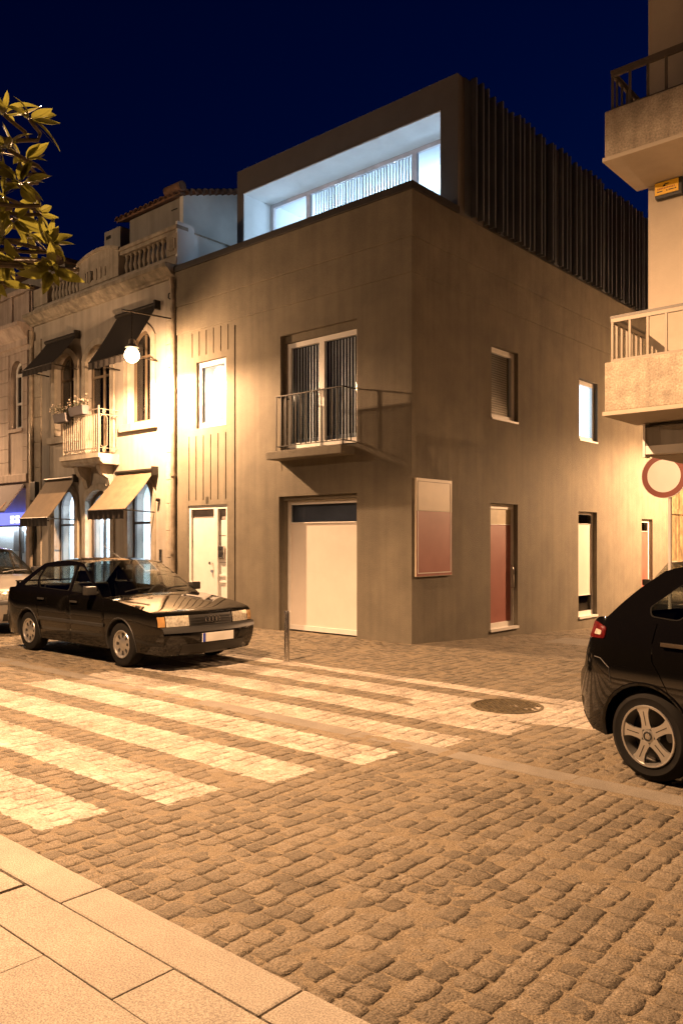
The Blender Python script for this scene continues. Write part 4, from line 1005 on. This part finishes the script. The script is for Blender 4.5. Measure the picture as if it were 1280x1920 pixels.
        for wn in S['windows']:
            c = Vector((sum(p[0] for p in wn)/len(wn), sum(p[1] for p in wn)/len(wn)))
            big = [tuple(c + (Vector(p)-c)*1.03) for p in wn]; sm = [tuple(c + (Vector(p)-c)*.965) for p in wn]
            sheet(big, [], .2, lambda x, z: (x, sgn*(g(x,z)-.012), z)).build('side_window', M_cglass, fr_, True)
            sheet(big, [sm], .2, lambda x, z: (x, sgn*(g(x,z)+.002), z)).build('window_seal', M_seal, fr_)
        # mirror, rub strip
        mx = S['mirror']; ym = g(mx[0], mx[1])
        b = MB().box(mx[0]-.05,mx[0]+.06,min(sgn*(ym+.03),sgn*(ym+.19)),max(sgn*(ym+.03),sgn*(ym+.19)),mx[1]-.055,mx[1]+.06).box(mx[0]+.0,mx[0]+.05,min(sgn*(ym-.02),sgn*(ym+.04)),max(sgn*(ym-.02),sgn*(ym+.04)),mx[1]-.05,mx[1]-.01)
        mo = b.build('wing_mirror', S.get('mirrormat', M_plastic), R, True, bevel=.018)
        MB().box(mx[0]-.056,mx[0]-.0505,min(sgn*(ym+.045),sgn*(ym+.175)),max(sgn*(ym+.045),sgn*(ym+.175)),mx[1]-.04,mx[1]+.045).build('mirror_glass', M_chrome, mo)
        if S.get('strip'):
            z = S['strip']; b = MB(); n = 24; xa, xb = ax[1]+ar+.02, ax[0]-ar-.02
            for i in range(n+1):
                x = xa+(xb-xa)*i/n
                for dz, dy in ((-.025,.0),(-.018,.014),(.018,.014),(.025,.0)): b.v.append((x, sgn*(g(x,z+dz)+dy), z+dz))
            for i in range(n):
                for j in range(3): b.f.append((4*i+j,4*i+j+1,4*i+5+j,4*i+4+j))
            b.build('rub_strip', M_plastic, R)
        for k, x in enumerate(ax):
            wheel(R, x, sgn*(Wd-.03), S['rt'], S['rr'], sgn, style)
            # arch lip and dark liner
            lip = MB(); n = 20
            for i in range(n+1):
                a = -hz + (pi+2*hz)*i/n
                for q, dy in ((ar+.004,.002),(ar-.004,.010),(ar-.02,.0),(ar-.02,-.25)): X = x+q*cos(a); Z = S['rt']+q*sin(a); lip.v.append((X, sgn*(g(X,max(Z,zs))+dy), Z))
            for i in range(n):
                for j in range(3): lip.f.append((4*i+j,4*i+j+1,4*i+5+j,4*i+4+j))
            lip.build('wheel_arch', body if S.get('lip') else M_plastic, R, True)
    # floor, dark inner body, dash, seats, steering wheel
    yi = Wd - .26
    MB().box(xr+.25,xf-.3,-yi,yi,zs-.02,zs+.12).box(ax[1]+ar+.05,ax[0]-ar-.05,-Wd+.1,Wd-.1,zs-.02,zs+.1).build('underbody', M_plastic, R)
    MB().box(S['cowl']-.25,S['cowl']+.25,-yi+.02,yi-.02,.5,zb(S['cowl'])-.03).build('dashboard', M_plastic, R, bevel=.03)
    for yy in (-.36,.36):
        sx_ = S['seatx']
        s_ = MB().box(sx_-.05,sx_+.45,yy-.22,yy+.22,.32,.50).hexa([(sx_-.05,yy-.22,.45),(sx_+.09,yy-.22,.45),(sx_+.09,yy+.22,.45),(sx_-.05,yy+.22,.45)],[(sx_-.24,yy-.18,1.02),(sx_-.14,yy-.18,1.02),(sx_-.14,yy+.18,1.02),(sx_-.24,yy+.18,1.02)]).build('seat', M_seat, R, bevel=.03)
        MB().box(sx_-.26,sx_-.16,yy-.12,yy+.12,1.04,1.2).build('headrest', M_seat, s_, bevel=.03)
    sx_ = S['seatx'] - .85
    MB().box(sx_,sx_+.4,-.6,.6,.32,.5).hexa([(sx_,-.6,.45),(sx_+.1,-.6,.45),(sx_+.1,.6,.45),(sx_,.6,.45)],[(sx_-.18,-.55,.98),(sx_-.1,-.55,.98),(sx_-.1,.55,.98),(sx_-.18,.55,.98)]).build('rear_seat', M_seat, R, bevel=.03)
    c = Vector((S['cowl']-.38,.36,.84)); MB().tube([c + Vector((.10*sin(t*pi/8)*.5,.18*cos(t*pi/8),.18*sin(t*pi/8)*.9)) for t in range(16)], .014, 6, True).build('steering_wheel', M_plastic, R, True)
    MB().box(xr+.12,xr+.5,-yi,yi,.3,.8).box(xf-.55,xf-.2,-yi,yi,.25,.6).build('inner_structure', M_dark, R)
    return R, g, top
def dedupe(l):
    o = []
    for p in l:
        p = (p[0], p[1])
        if not o or hypot(p[0]-o[-1][0], p[1]-o[-1][1]) > 1e-4: o.append(p)
    if hypot(o[0][0]-o[-1][0], o[0][1]-o[-1][1]) < 1e-4: o.pop()
    return o
def rrect(pts, r=.04, n=4):
    out = []; m = len(pts)
    for i in range(m):
        p = Vector(pts[i]); a = (Vector(pts[i-1])-p).normalized(); b = (Vector(pts[(i+1) % m])-p).normalized(); q = min(r, .4*(Vector(pts[i-1])-p).length, .4*(Vector(pts[(i+1)%m])-p).length)
        s, e = p+a*q, p+b*q
        for k in range(n+1):
            t = k/n; out.append(tuple(s*(1-t)**2 + p*2*t*(1-t) + e*t*t))
    return out
SEDAN = dict(W=.845, xf=2.14, xr=-2.05, belt=lambda x: .905 - .02*x, cowl=.80, cbase=-1.70, nsign=1, tumble=.37,
  seg=dict(front=[(2.00,.20,.14,0),(2.06,.30,.14,0),(2.09,.44,.14,0),(2.07,.54,.13,0),(2.00,.555,.12,0),(1.99,.62,.12,0),(1.97,.70,.12,0)],
           hood=[(1.97,.70,.12,0),(1.88,.745,.10,.01),(1.5,.81,.06,.03),(1.1,.86,.08,.035),(.80,.889,.10,.03)],
           windscreen=[(.80,.889,.10,.03),(.42,1.12,.10,.035),(.06,1.325,.08,.04)],
           roof=[(.06,1.325,.08,.04),(-.2,1.352,.03,.045),(-.6,1.352,0,.045),(-1.02,1.305,-.03,.045)],
           backlight=[(-1.02,1.305,-.03,.045),(-1.38,1.12,-.04,.03),(-1.70,.939,-.05,.02)],
           boot=[(-1.70,.939,-.05,.02),(-1.86,.93,-.05,.025),(-1.97,.915,-.06,.02)],
           rear=[(-1.97,.915,-.06,.02),(-2.0,.75,-.08,0),(-1.98,.58,-.08,0),(-2.02,.54,-.08,0),(-2.02,.38,-.08,0),(-1.96,.22,-.08,0)]),
  arch=.345, rt=.30, rr=.185, axles=(1.235,-1.235), sill=.22, cuts=[(-.80,-1.02),(-.06,-.06),(.86,.80)], handles=dict(rear_door=(-.82,.80), front_door=(.10,.80)),
  windows=[rrect([(.66,.925),(-.02,.935),(-.02,1.29),(.10,1.27)],.03), rrect([(-.10,.94),(-.93,.96),(-1.02,1.10),(-.92,1.255),(-.10,1.295)],.04), rrect([(-1.02,.965),(-1.42,.975),(-1.08,1.19),(-1.0,1.22),(-1.07,1.10)],.03)],
  mirror=(.60,.97), strip=.52, seatx=-.25)
def sedan(paint_, rings, name, loc, rz, scale, label, lens=True):
    S = dict(SEDAN); S['paint'] = paint_
    S['tops'] = [('front','front_bumper',paint_),('hood','bonnet',paint_),('windscreen','windscreen',M_cglass),('roof','roof',paint_),('backlight','rear_window',M_cglass),('boot','boot_lid',paint_),('rear','rear_panel',paint_)]
    S['subs'] = [('grille','front',.68,.985,-.44,.44,.006,M_plastic),('headlamp','front',.68,.985,-.86,-.46,.012,M_lens),('headlamp','front',.68,.985,.46,.86,.012,M_lens),
                 ('indicator','front',.70,.97,-.99,-.875,.010,M_amber),('indicator','front',.70,.97,.875,.99,.010,M_amber),
                 ('bumper_strip','front',.40,.58,-1.,1.,.012,M_plastic),('air_intake','front',.06,.22,-.7,.7,.004,M_plastic),
                 ('tail_lamp','rear',.08,.38,-.97,-.5,.008,M_redlens),('tail_lamp','rear',.08,.38,.5,.97,.008,M_redlens),('rear_bumper_strip','rear',.55,.75,-1,1,.012,M_plastic)]
    R, g, top = car(name, S, loc, rz, scale, label, 'cars in the street')
    # plate, grille bars, wipers, spoiler, aerial
    pl = MB().box(2.232,2.245,-.26,.26,.36,.47).build('number_plate', M_plate, R); MB().box(2.2455,2.247,-.26,-.215,.36,.47).build('plate_band', M_blue, pl)
    for z in (.595,.63,.665): MB().box(2.112-(z-.6)*.15,2.122-(z-.6)*.15,-.36,.36,z-.004,z+.004).build('grille_bar', M_plastic, R)
    if rings:
        for k in range(4):
            c = Vector((2.135,(k-1.5)*.058,.63)); MB().tube([c + Vector((-.2*.036*sin(t*pi/12),.036*cos(t*pi/12),.036*sin(t*pi/12))) for t in range(24)], .0055, 6, True).build('badge_ring', M_chrome, R, True)
    for y0, y1 in ((-.55,-.02),(.05,.60)): MB().tube([(.93,y0,.955),(.86,(y0+y1)/2,.985),(.80,y1,.985)], .009, 5).build('wiper', M_plastic, R, True)
    sp = MB().box(-2.05,-1.92,-.62,.62,1.0,1.02).box(-2.02,-1.96,-.62,-.59,.93,.9995).box(-2.02,-1.96,.59,.62,.93,.9995).build('spoiler', paint_, R, bevel=.006)
    MB().tube([(.02,.0,1.37),(-.5,.0,1.58)], .004, 5).build('aerial', M_plastic, R)
    return R
M_black = paint('black_car_paint', (.0030,.0028,.0026), .22); M_silver = paint('silver_car_paint', (.42,.40,.37), .3, .55); M_lightp = paint('pale_car_paint', (.36,.33,.28), .3, .4)
SA = (.945,.945,.965)
sedan(M_black, True, 'sedan_car', (-1.41-1.235*.945, -3.43, 0), 0, SA, 'black saloon car parked in front of the white entrance door')
sedan(M_silver, False, 'sedan_car', (-7.75, -3.12, 0), 0, (.945,.945,1.06), 'silver car at the left edge, parked behind the black saloon')
sedan(M_lightp, False, 'sedan_car', (2.22, 6.5, gz(6.5)), radians(-90), (.95,.95,1.07), 'pale car parked in the side street, mostly hidden behind the black hatchback')
# black hatchback on the right
HB = dict(W=.845, xf=2.0, xr=-1.90, belt=lambda x: 1.02 - .045*(x+.6), cowl=.95, cbase=-1.58, nsign=1, tumble=.34, step=.05, kr=.17, tr=.42, kf=.12, lip=True,
  seg=dict(front=[(1.86,.20,.16,0),(1.9,.4,.16,0),(1.86,.6,.14,0),(1.78,.70,.14,0)], hood=[(1.78,.70,.14,0),(1.5,.83,.08,.02),(1.2,.90,.08,.03),(.95,.951,.10,.03)],
           windscreen=[(.95,.951,.10,.03),(.5,1.2,.1,.03),(.15,1.36,.08,.04)], roof=[(.15,1.36,.08,.04),(-.2,1.43,.03,.045),(-.6,1.44,0,.045),(-1.02,1.43,-.02,.035),(-1.20,1.39,-.03,.03)],
           backlight=[(-1.20,1.39,-.03,.03),(-1.40,1.24,-.04,.02),(-1.58,1.064,-.05,.01)],
           rear=[(-1.58,1.064,-.05,.01),(-1.69,1.04,-.05,0),(-1.735,.91,-.06,0),(-1.77,.80,-.06,0),(-1.79,.705,-.06,0),(-1.84,.66,-.06,0),(-1.875,.62,-.06,0),(-1.875,.53,-.06,0),(-1.85,.41,-.06,0),(-1.80,.34,-.06,0),(-1.70,.255,-.06,0)]),
  arch=.355, rt=.30, rr=.205, axles=(1.23,-1.23), sill=.24, cuts=[(-.80,-1.17),(-.02,-.02),(.93,.85)], handles=dict(rear_door=(-1.03,.92), front_door=(.10,.92)),
  doorcut=(radians(62), [(-1.13,.72),(-1.19,.80),(-1.205,.90),(-1.185,1.045)]),
  windows=[rrect([(.72,.99),(.02,1.01),(.02,1.34),(.2,1.31)],.03), rrect([(-.06,1.02),(-.92,1.07),(-.80,1.345),(-.06,1.36)],.03), rrect([(-1.01,1.075),(-1.235,1.09),(-1.255,1.15),(-1.05,1.31),(-.90,1.345)],.05)],
  mirror=(.70,1.05), seatx=-.1, handlemat=mat('bronze_handle', (.08,.065,.05), .25, .6))
HB['paint'] = M_black
HB['tops'] = [('front','front_bumper',M_black),('hood','bonnet',M_black),('windscreen','windscreen',M_cglass),('roof','roof',M_black),('backlight','rear_window',M_cglass),('rear','tailgate',M_black)]
HB['subs'] = [('headlamp','front',.7,.97,-.95,-.5,.01,M_lens),('headlamp','front',.7,.97,.5,.95,.01,M_lens),('rear_bumper_lower','rear',.86,1.0,-1,1,.006,M_plastic)]
th = radians(-15); e_ = Vector((cos(th), sin(th), 0)); n_ = Vector((-sin(th), cos(th), 0))
HBO = Vector((5.333,-4.639,0)) + e_*1.23 + n_*(.845-.03)
hbR, hbg, _ = car('hatchback_car', HB, HBO, th, (1,1,1), 'black five door hatchback cut off by the right edge, silver five spoke wheel', 'cars in the street', style='five')
for sgn in (-1, 1):
    tl = rrect([(-1.70,1.03),(-1.57,.99),(-1.58,.912),(-1.735,.908)], .015)
    o = sheet(tl, [], .05, lambda x, z: (x, sgn*(hbg(x,z)+.006), z)).build('tail_lamp', M_redlens, hbR, True)
    sheet(rrect([(-1.67,.975),(-1.61,.965),(-1.615,.935),(-1.68,.935)],.01), [], .05, lambda x, z: (x, sgn*(hbg(x,z)+.009), z)).build('reflector', M_lens, o, True)
    # bumper seam
    b = MB().tube([(x, sgn*(hbg(x,z)+.001), z) for x, z in ((-1.66,.78),(-1.60,.775),(-1.52,.72),(-1.50,.62))], .0035, 5).build('panel_gap', M_dark, hbR)
# ------------------------------------------------------------------ street furniture, lamps, tree
bo = empty('bollard', (-.203,-2.48,0), 'slim stainless steel bollard in front of the garage panel', 'bollard')
MB().lathe([(.036,0),(.036,.655),(.033,.665),(0,.667)], (-.203,-2.48,0), 24).build('post', M_steel, bo, True)
MB().lathe([(.055,-.01),(.055,.006),(.04,.01),(.036,.01)], (-.203,-2.48,0), 24).build('base_flange', M_steel, bo, True)
# wall lamp on an arm by the drain pipe
def wall_lamp(P, out, label, energy, arm=True, spot=None):
    """P: bulb position, out: unit vector from wall to lamp"""
    P = Vector(P); out = Vector(out); L = empty('street_lamp', tuple(P - out*1.0), label, 'street lamp', 'sodium street lamps')
    wallp = P - out*.98; top = P.z + .88
    MB().tube([(wallp.x,wallp.y,top),(P.x+out.x*.22,P.y+out.y*.22,top-.07)], .016, 8).build('arm', M_iron, L, True)
    MB().box(wallp.x-.02,wallp.x+.02,wallp.y-.02,wallp.y+.02,top-.65,top+.03).build('wall_bar', M_iron, L)
    MB().tube([P + Vector((0,0,.80)), P + Vector((0,0,.25))], .012, 8).build('hanger', M_iron, L, True)
    MB().lathe([(.02,.30),(.06,.28),(.07,.20),(.12,.15),(.13,.13),(.12,.13),(.11,.145),(.06,.18)], P, 28).build('shade', mat('lamp_shade', (.20,.18,.15), .5, .3), L, True)
    MB().lathe([(0,-.16),(.06,-.147),(.11,-.11),(.14,-.06),(.145,-.01),(.13,.05),(.09,.10),(.05,.13)], P, 18).build('bulb', emis('sodium_bulb', (1.,.74,.45), 14), L, True)
    light('bulb_light', 'POINT', P + Vector((0,0,-.19)), energy*.2, SODIUM, L, .045)
    light('bulb_light_down', 'SPOT', P + Vector((0,0,-.19)), energy*.8, SODIUM, L, .045, spot=180, blend=.3)
    return L
wall_lamp((-5.87,-1.02,5.15), (0,-1,0), 'lit sodium wall lamp on an iron arm between the two houses', 4000)
# lamp on the flank of the apartment block, down the side street, out of the picture to the right
wall_lamp((3.0,10.2,4.3), (-1,0,0), 'sodium lamp on the apartment block flank down the side street', 5600)
# tall lamp post on the camera's pavement, out of the picture
LPX, LPY, LPZ = 1.0, -7.9, 6.6; LPB = -9.6
lp = empty('street_lamp_post', (LPX,LPB,.1), 'sodium lamp post on the near pavement, left of the magnolia', 'street lamp', 'sodium street lamps')
MB().lathe([(.09,.0),(.09,.8),(.06,.85),(.045,LPZ-.1),(0,LPZ-.1)], (LPX,LPB,.1), 20).build('post', M_iron, lp, True)
MB().tube([(LPX,LPB,LPZ-.1),(LPX,LPB+.15,LPZ+.12),(LPX,LPY-.25,LPZ+.15)], .03, 10).build('arm', M_iron, lp, True)
hd_ = MB(); n = 48                                  # unseen hood, skirt shaped to keep light off the house, short towards side street
for k in range(n):
    a = 2*pi*k/n; dg = math.degrees(a if a < pi else a - 2*pi); zb_ = -.055 if -60 < dg < 86 else -.21
    for r_, z_ in ((.0,.14),(.12,.13),(.28,.085),(.33,.02),(.335,zb_),(.325,zb_),(.315,.01),(.12,.075),(.0,.075)): hd_.v.append((LPX + r_*cos(a), LPY + r_*sin(a), LPZ + z_))
for k in range(n):
    for q in range(8): a_, b_ = k*9+q, ((k+1) % n)*9+q; hd_.f.append((a_, b_, b_+1, a_+1))
hd_.build('lamp_head', mat('lamp_shade', (.20,.18,.15)), lp, True)
MB().lathe([(0,.074),(.07,.074),(.07,.05),(0,.05)], (LPX,LPY,LPZ), 20).build('lamp_glass', emis('sodium_glass', (1.,.72,.40), 25), lp)
light('lamp_light', 'POINT', (LPX,LPY,LPZ), 7800, SODIUM, lp, .06)

wall_lamp((-17.2,-1.02,5.15), (0,-1,0), 'sodium wall lamp further along the street beyond the pink stone house', 2600)
wall_lamp((7.3,-1.88,5.45), (0,-1,0), 'sodium lamp on an arm from the upper balcony beyond the right edge', 480)
fp = empty('street_lamp_post', (-11.5,-9.2,.1), 'sodium lamp post on the near pavement opposite the balustrade house', 'street lamp', 'sodium street lamps')
MB().lathe([(.09,.0),(.09,.8),(.06,.85),(.045,6.2),(0,6.2)], (-11.5,-9.2,.1), 20).build('post', M_iron, fp, True)
MB().tube([(-11.5,-9.2,6.2),(-11.5,-9.0,6.45),(-11.5,-8.6,6.5)], .03, 10).build('arm', M_iron, fp, True)
MB().lathe([(0,.14),(.12,.13),(.16,.09),(.15,.085),(0,.085)], (-11.5,-8.6,6.35), 24).build('lamp_head', mat('lamp_shade', (.20,.18,.15)), fp, True)
MB().lathe([(0,.08),(.07,.07),(.08,.03),(0,.02)], (-11.5,-8.6,6.35), 20).build('lamp_glass', emis('sodium_glass', (1.,.72,.40), 25), fp, True)
light('lamp_light', 'POINT', (-11.5,-8.6,6.30), 1100, (1., .64, .36), fp, .06)
# planter shrub by the shop
sh = empty('potted_shrub', (-11.0,-.7,0), 'small clipped shrub in a pot between the silver car and the shop', 'plant')
MB().lathe([(0,0),(.16,0),(.2,.45),(.18,.45),(.17,.40),(0,.40)], (-11.0,-.7,0), 20).build('pot', mat('terracotta', (.30,.14,.07), .8), sh, True)
b = MB()
for i in range(900):
    d = Vector((random.gauss(0,1),random.gauss(0,1),random.gauss(0,1))).normalized(); r = .30*random.uniform(.75,1.05); p = Vector((-11.0,-.7,.68)) + Vector((d.x*r,d.y*r,d.z*r*.8)); u = d.orthogonal().normalized(); w = d.cross(u); s = .03
    b.add([p, p+u*s+d*.01, p+u*2*s, p+(u+w*.8)*s], [(0,1,2,3)])
tag(b.build('foliage', M_fleaf, sh), kind='stuff')

# magnolia at the left edge, close to the camera
TB = Vector((4.3,-11.3,.1))
TR = empty('magnolia_tree', tuple(TB), 'magnolia tree whose big glossy leaves hang in at the upper left', 'tree')
def at(px, py, d): return CAM + FWD*d + RGT*((px-640)/1510*d) + Vector((0,0,(1012-py)/1510*d))
trunk = [TB, TB+Vector((.05,.05,.8)), TB+Vector((.0,.12,1.7)), TB+Vector((.10,.15,2.4)), TB+Vector((.05,.2,3.2))]
MB().tube(trunk, [.09,.08,.065,.045,.02], 12).build('trunk', M_bark, TR, True)
def leafmesh(k):
    r = random.Random(k); n = 8; b = MB(); Lh = 1.; cur = r.uniform(-.6,.5); fold = r.uniform(.1,.6)
    for i in range(n+1):
        t = i/n; w = .19*sin(pi*min(1,t**.8))**.85 * (1 if t < .97 else .4); y = cur*t*t; 
        b.v += [(t, -w, y + w*fold + .015*sin(9*t+k)), (t, 0, y), (t, w, y + w*fold + .015*sin(8*t+2*k))]
    for i in range(n): a = 3*i; b.f += [(a,a+1,a+4,a+3),(a+1,a+2,a+5,a+4)]
    b.tube([(-.12,0,.02),(0,0,0),(.9,0,cur*.81)], [.012,.012,.004], 5)
    me = bpy.data.meshes.new('leaf'); me.from_pydata(b.v, [], b.f); me.polygons.foreach_set('use_smooth', [True]*len(b.f)); me.materials.append(M_leaf); return me
LM = [leafmesh(k) for k in range(8)]
rn = random.Random(21)
def whorl(c, ax_, n, L, par):
    ax_ = Vector(ax_).normalized(); u = ax_.orthogonal().normalized(); w = ax_.cross(u)
    for k in range(n):
        a = 2*pi*k/n + rn.uniform(-.35,.35); el = rn.uniform(-.15,.95); d = (u*cos(a)+w*sin(a))*cos(el) + ax_*sin(el) + Vector((0,0,-.12)); d.normalize()
        nrm = (ax_ - d*ax_.dot(d)).normalized() + Vector((rn.gauss(0,.25),rn.gauss(0,.25),rn.gauss(0,.25))); s = d.cross(nrm).normalized() * -1; nn = d.cross(s).normalized() * -1
        o = bpy.data.objects.new('leaf', rn.choice(LM)); COL.objects.link(o); o.parent = par
        l = L*rn.uniform(.5,1.15); M = Matrix((d, s, d.cross(s))).transposed().to_4x4()
        o.matrix_basis = Matrix.Translation(c + d*.012 - wl(par)) @ M @ Matrix.Diagonal((l, l*rn.uniform(.85,1.1), l, 1))
ends = [((55,222),4.3,(.5,.3,.7)),((8,215),4.5,(0,-.2,1)),((15,280),4.2,(-.1,-.5,.6)),((45,300),4.6,(.4,0,.5)),((36,345),4.1,(.7,-.3,.4)),((8,370),4.3,(.2,-.6,.2)),
        ((25,410),4.4,(.5,-.4,-.1)),((8,450),4.1,(0,-.6,.1)),((50,440),4.7,(.3,.3,.1)),((90,460),4.5,(.6,.2,.6)),((98,505),4.15,(.6,-.5,-.3)),((20,490),4.5,(.2,-.4,-.2)),((0,530),4.2,(.3,-.5,-.1)),((70,400),4.9,(.4,.2,.3)),
        ((-40,250),4.4,(0,0,1)),((-50,350),4.2,(-.2,-.4,.5)),((-40,440),4.4,(0,-.5,.2)),((-70,520),4.3,(0,-.4,0)),((-100,300),4.6,(0,0,1))]
for (px, d, axv) in ends:
    d *= .6; c = at(px[0], px[1], d); root = TB + Vector((.05,.17,1.7 + (900-px[1])/900*1.2))
    mid = (c*.6 + root*.4) + Vector((0,0,-.07)); last = c - Vector(axv).normalized()*.085
    MB().tube(crom([tuple(root), tuple(mid), tuple(last), tuple(c)], 4), .0065, 6).build('branch', M_bark, TR, True)
    whorl(c, axv, rn.choice((8,9,11,13)), .099, TR)
# the crown beyond the picture's edge
cr = MB()
for i in range(420):
    c = at(rn.uniform(-700,-90), rn.uniform(-150,470), rn.uniform(2.3,3.3)); ax_ = Vector((rn.gauss(0,1),rn.gauss(0,1),rn.gauss(.3,1))).normalized(); u = ax_.orthogonal().normalized(); w = ax_.cross(u)
    for k in range(6):
        a = 2*pi*k/6 + rn.random(); d = (u*cos(a)+w*sin(a)+ax_*.4).normalized(); s = d.cross(ax_).normalized(); l = .09
        cr.add([c, c+d*l*.4+s*l*.2, c+d*l*.8+s*l*.14, c+d*l, c+d*l*.8-s*l*.14, c+d*l*.4-s*l*.2], [(0,1,2,3,4,5)])
tag(cr.build('crown', M_leaf, TR), kind='stuff')
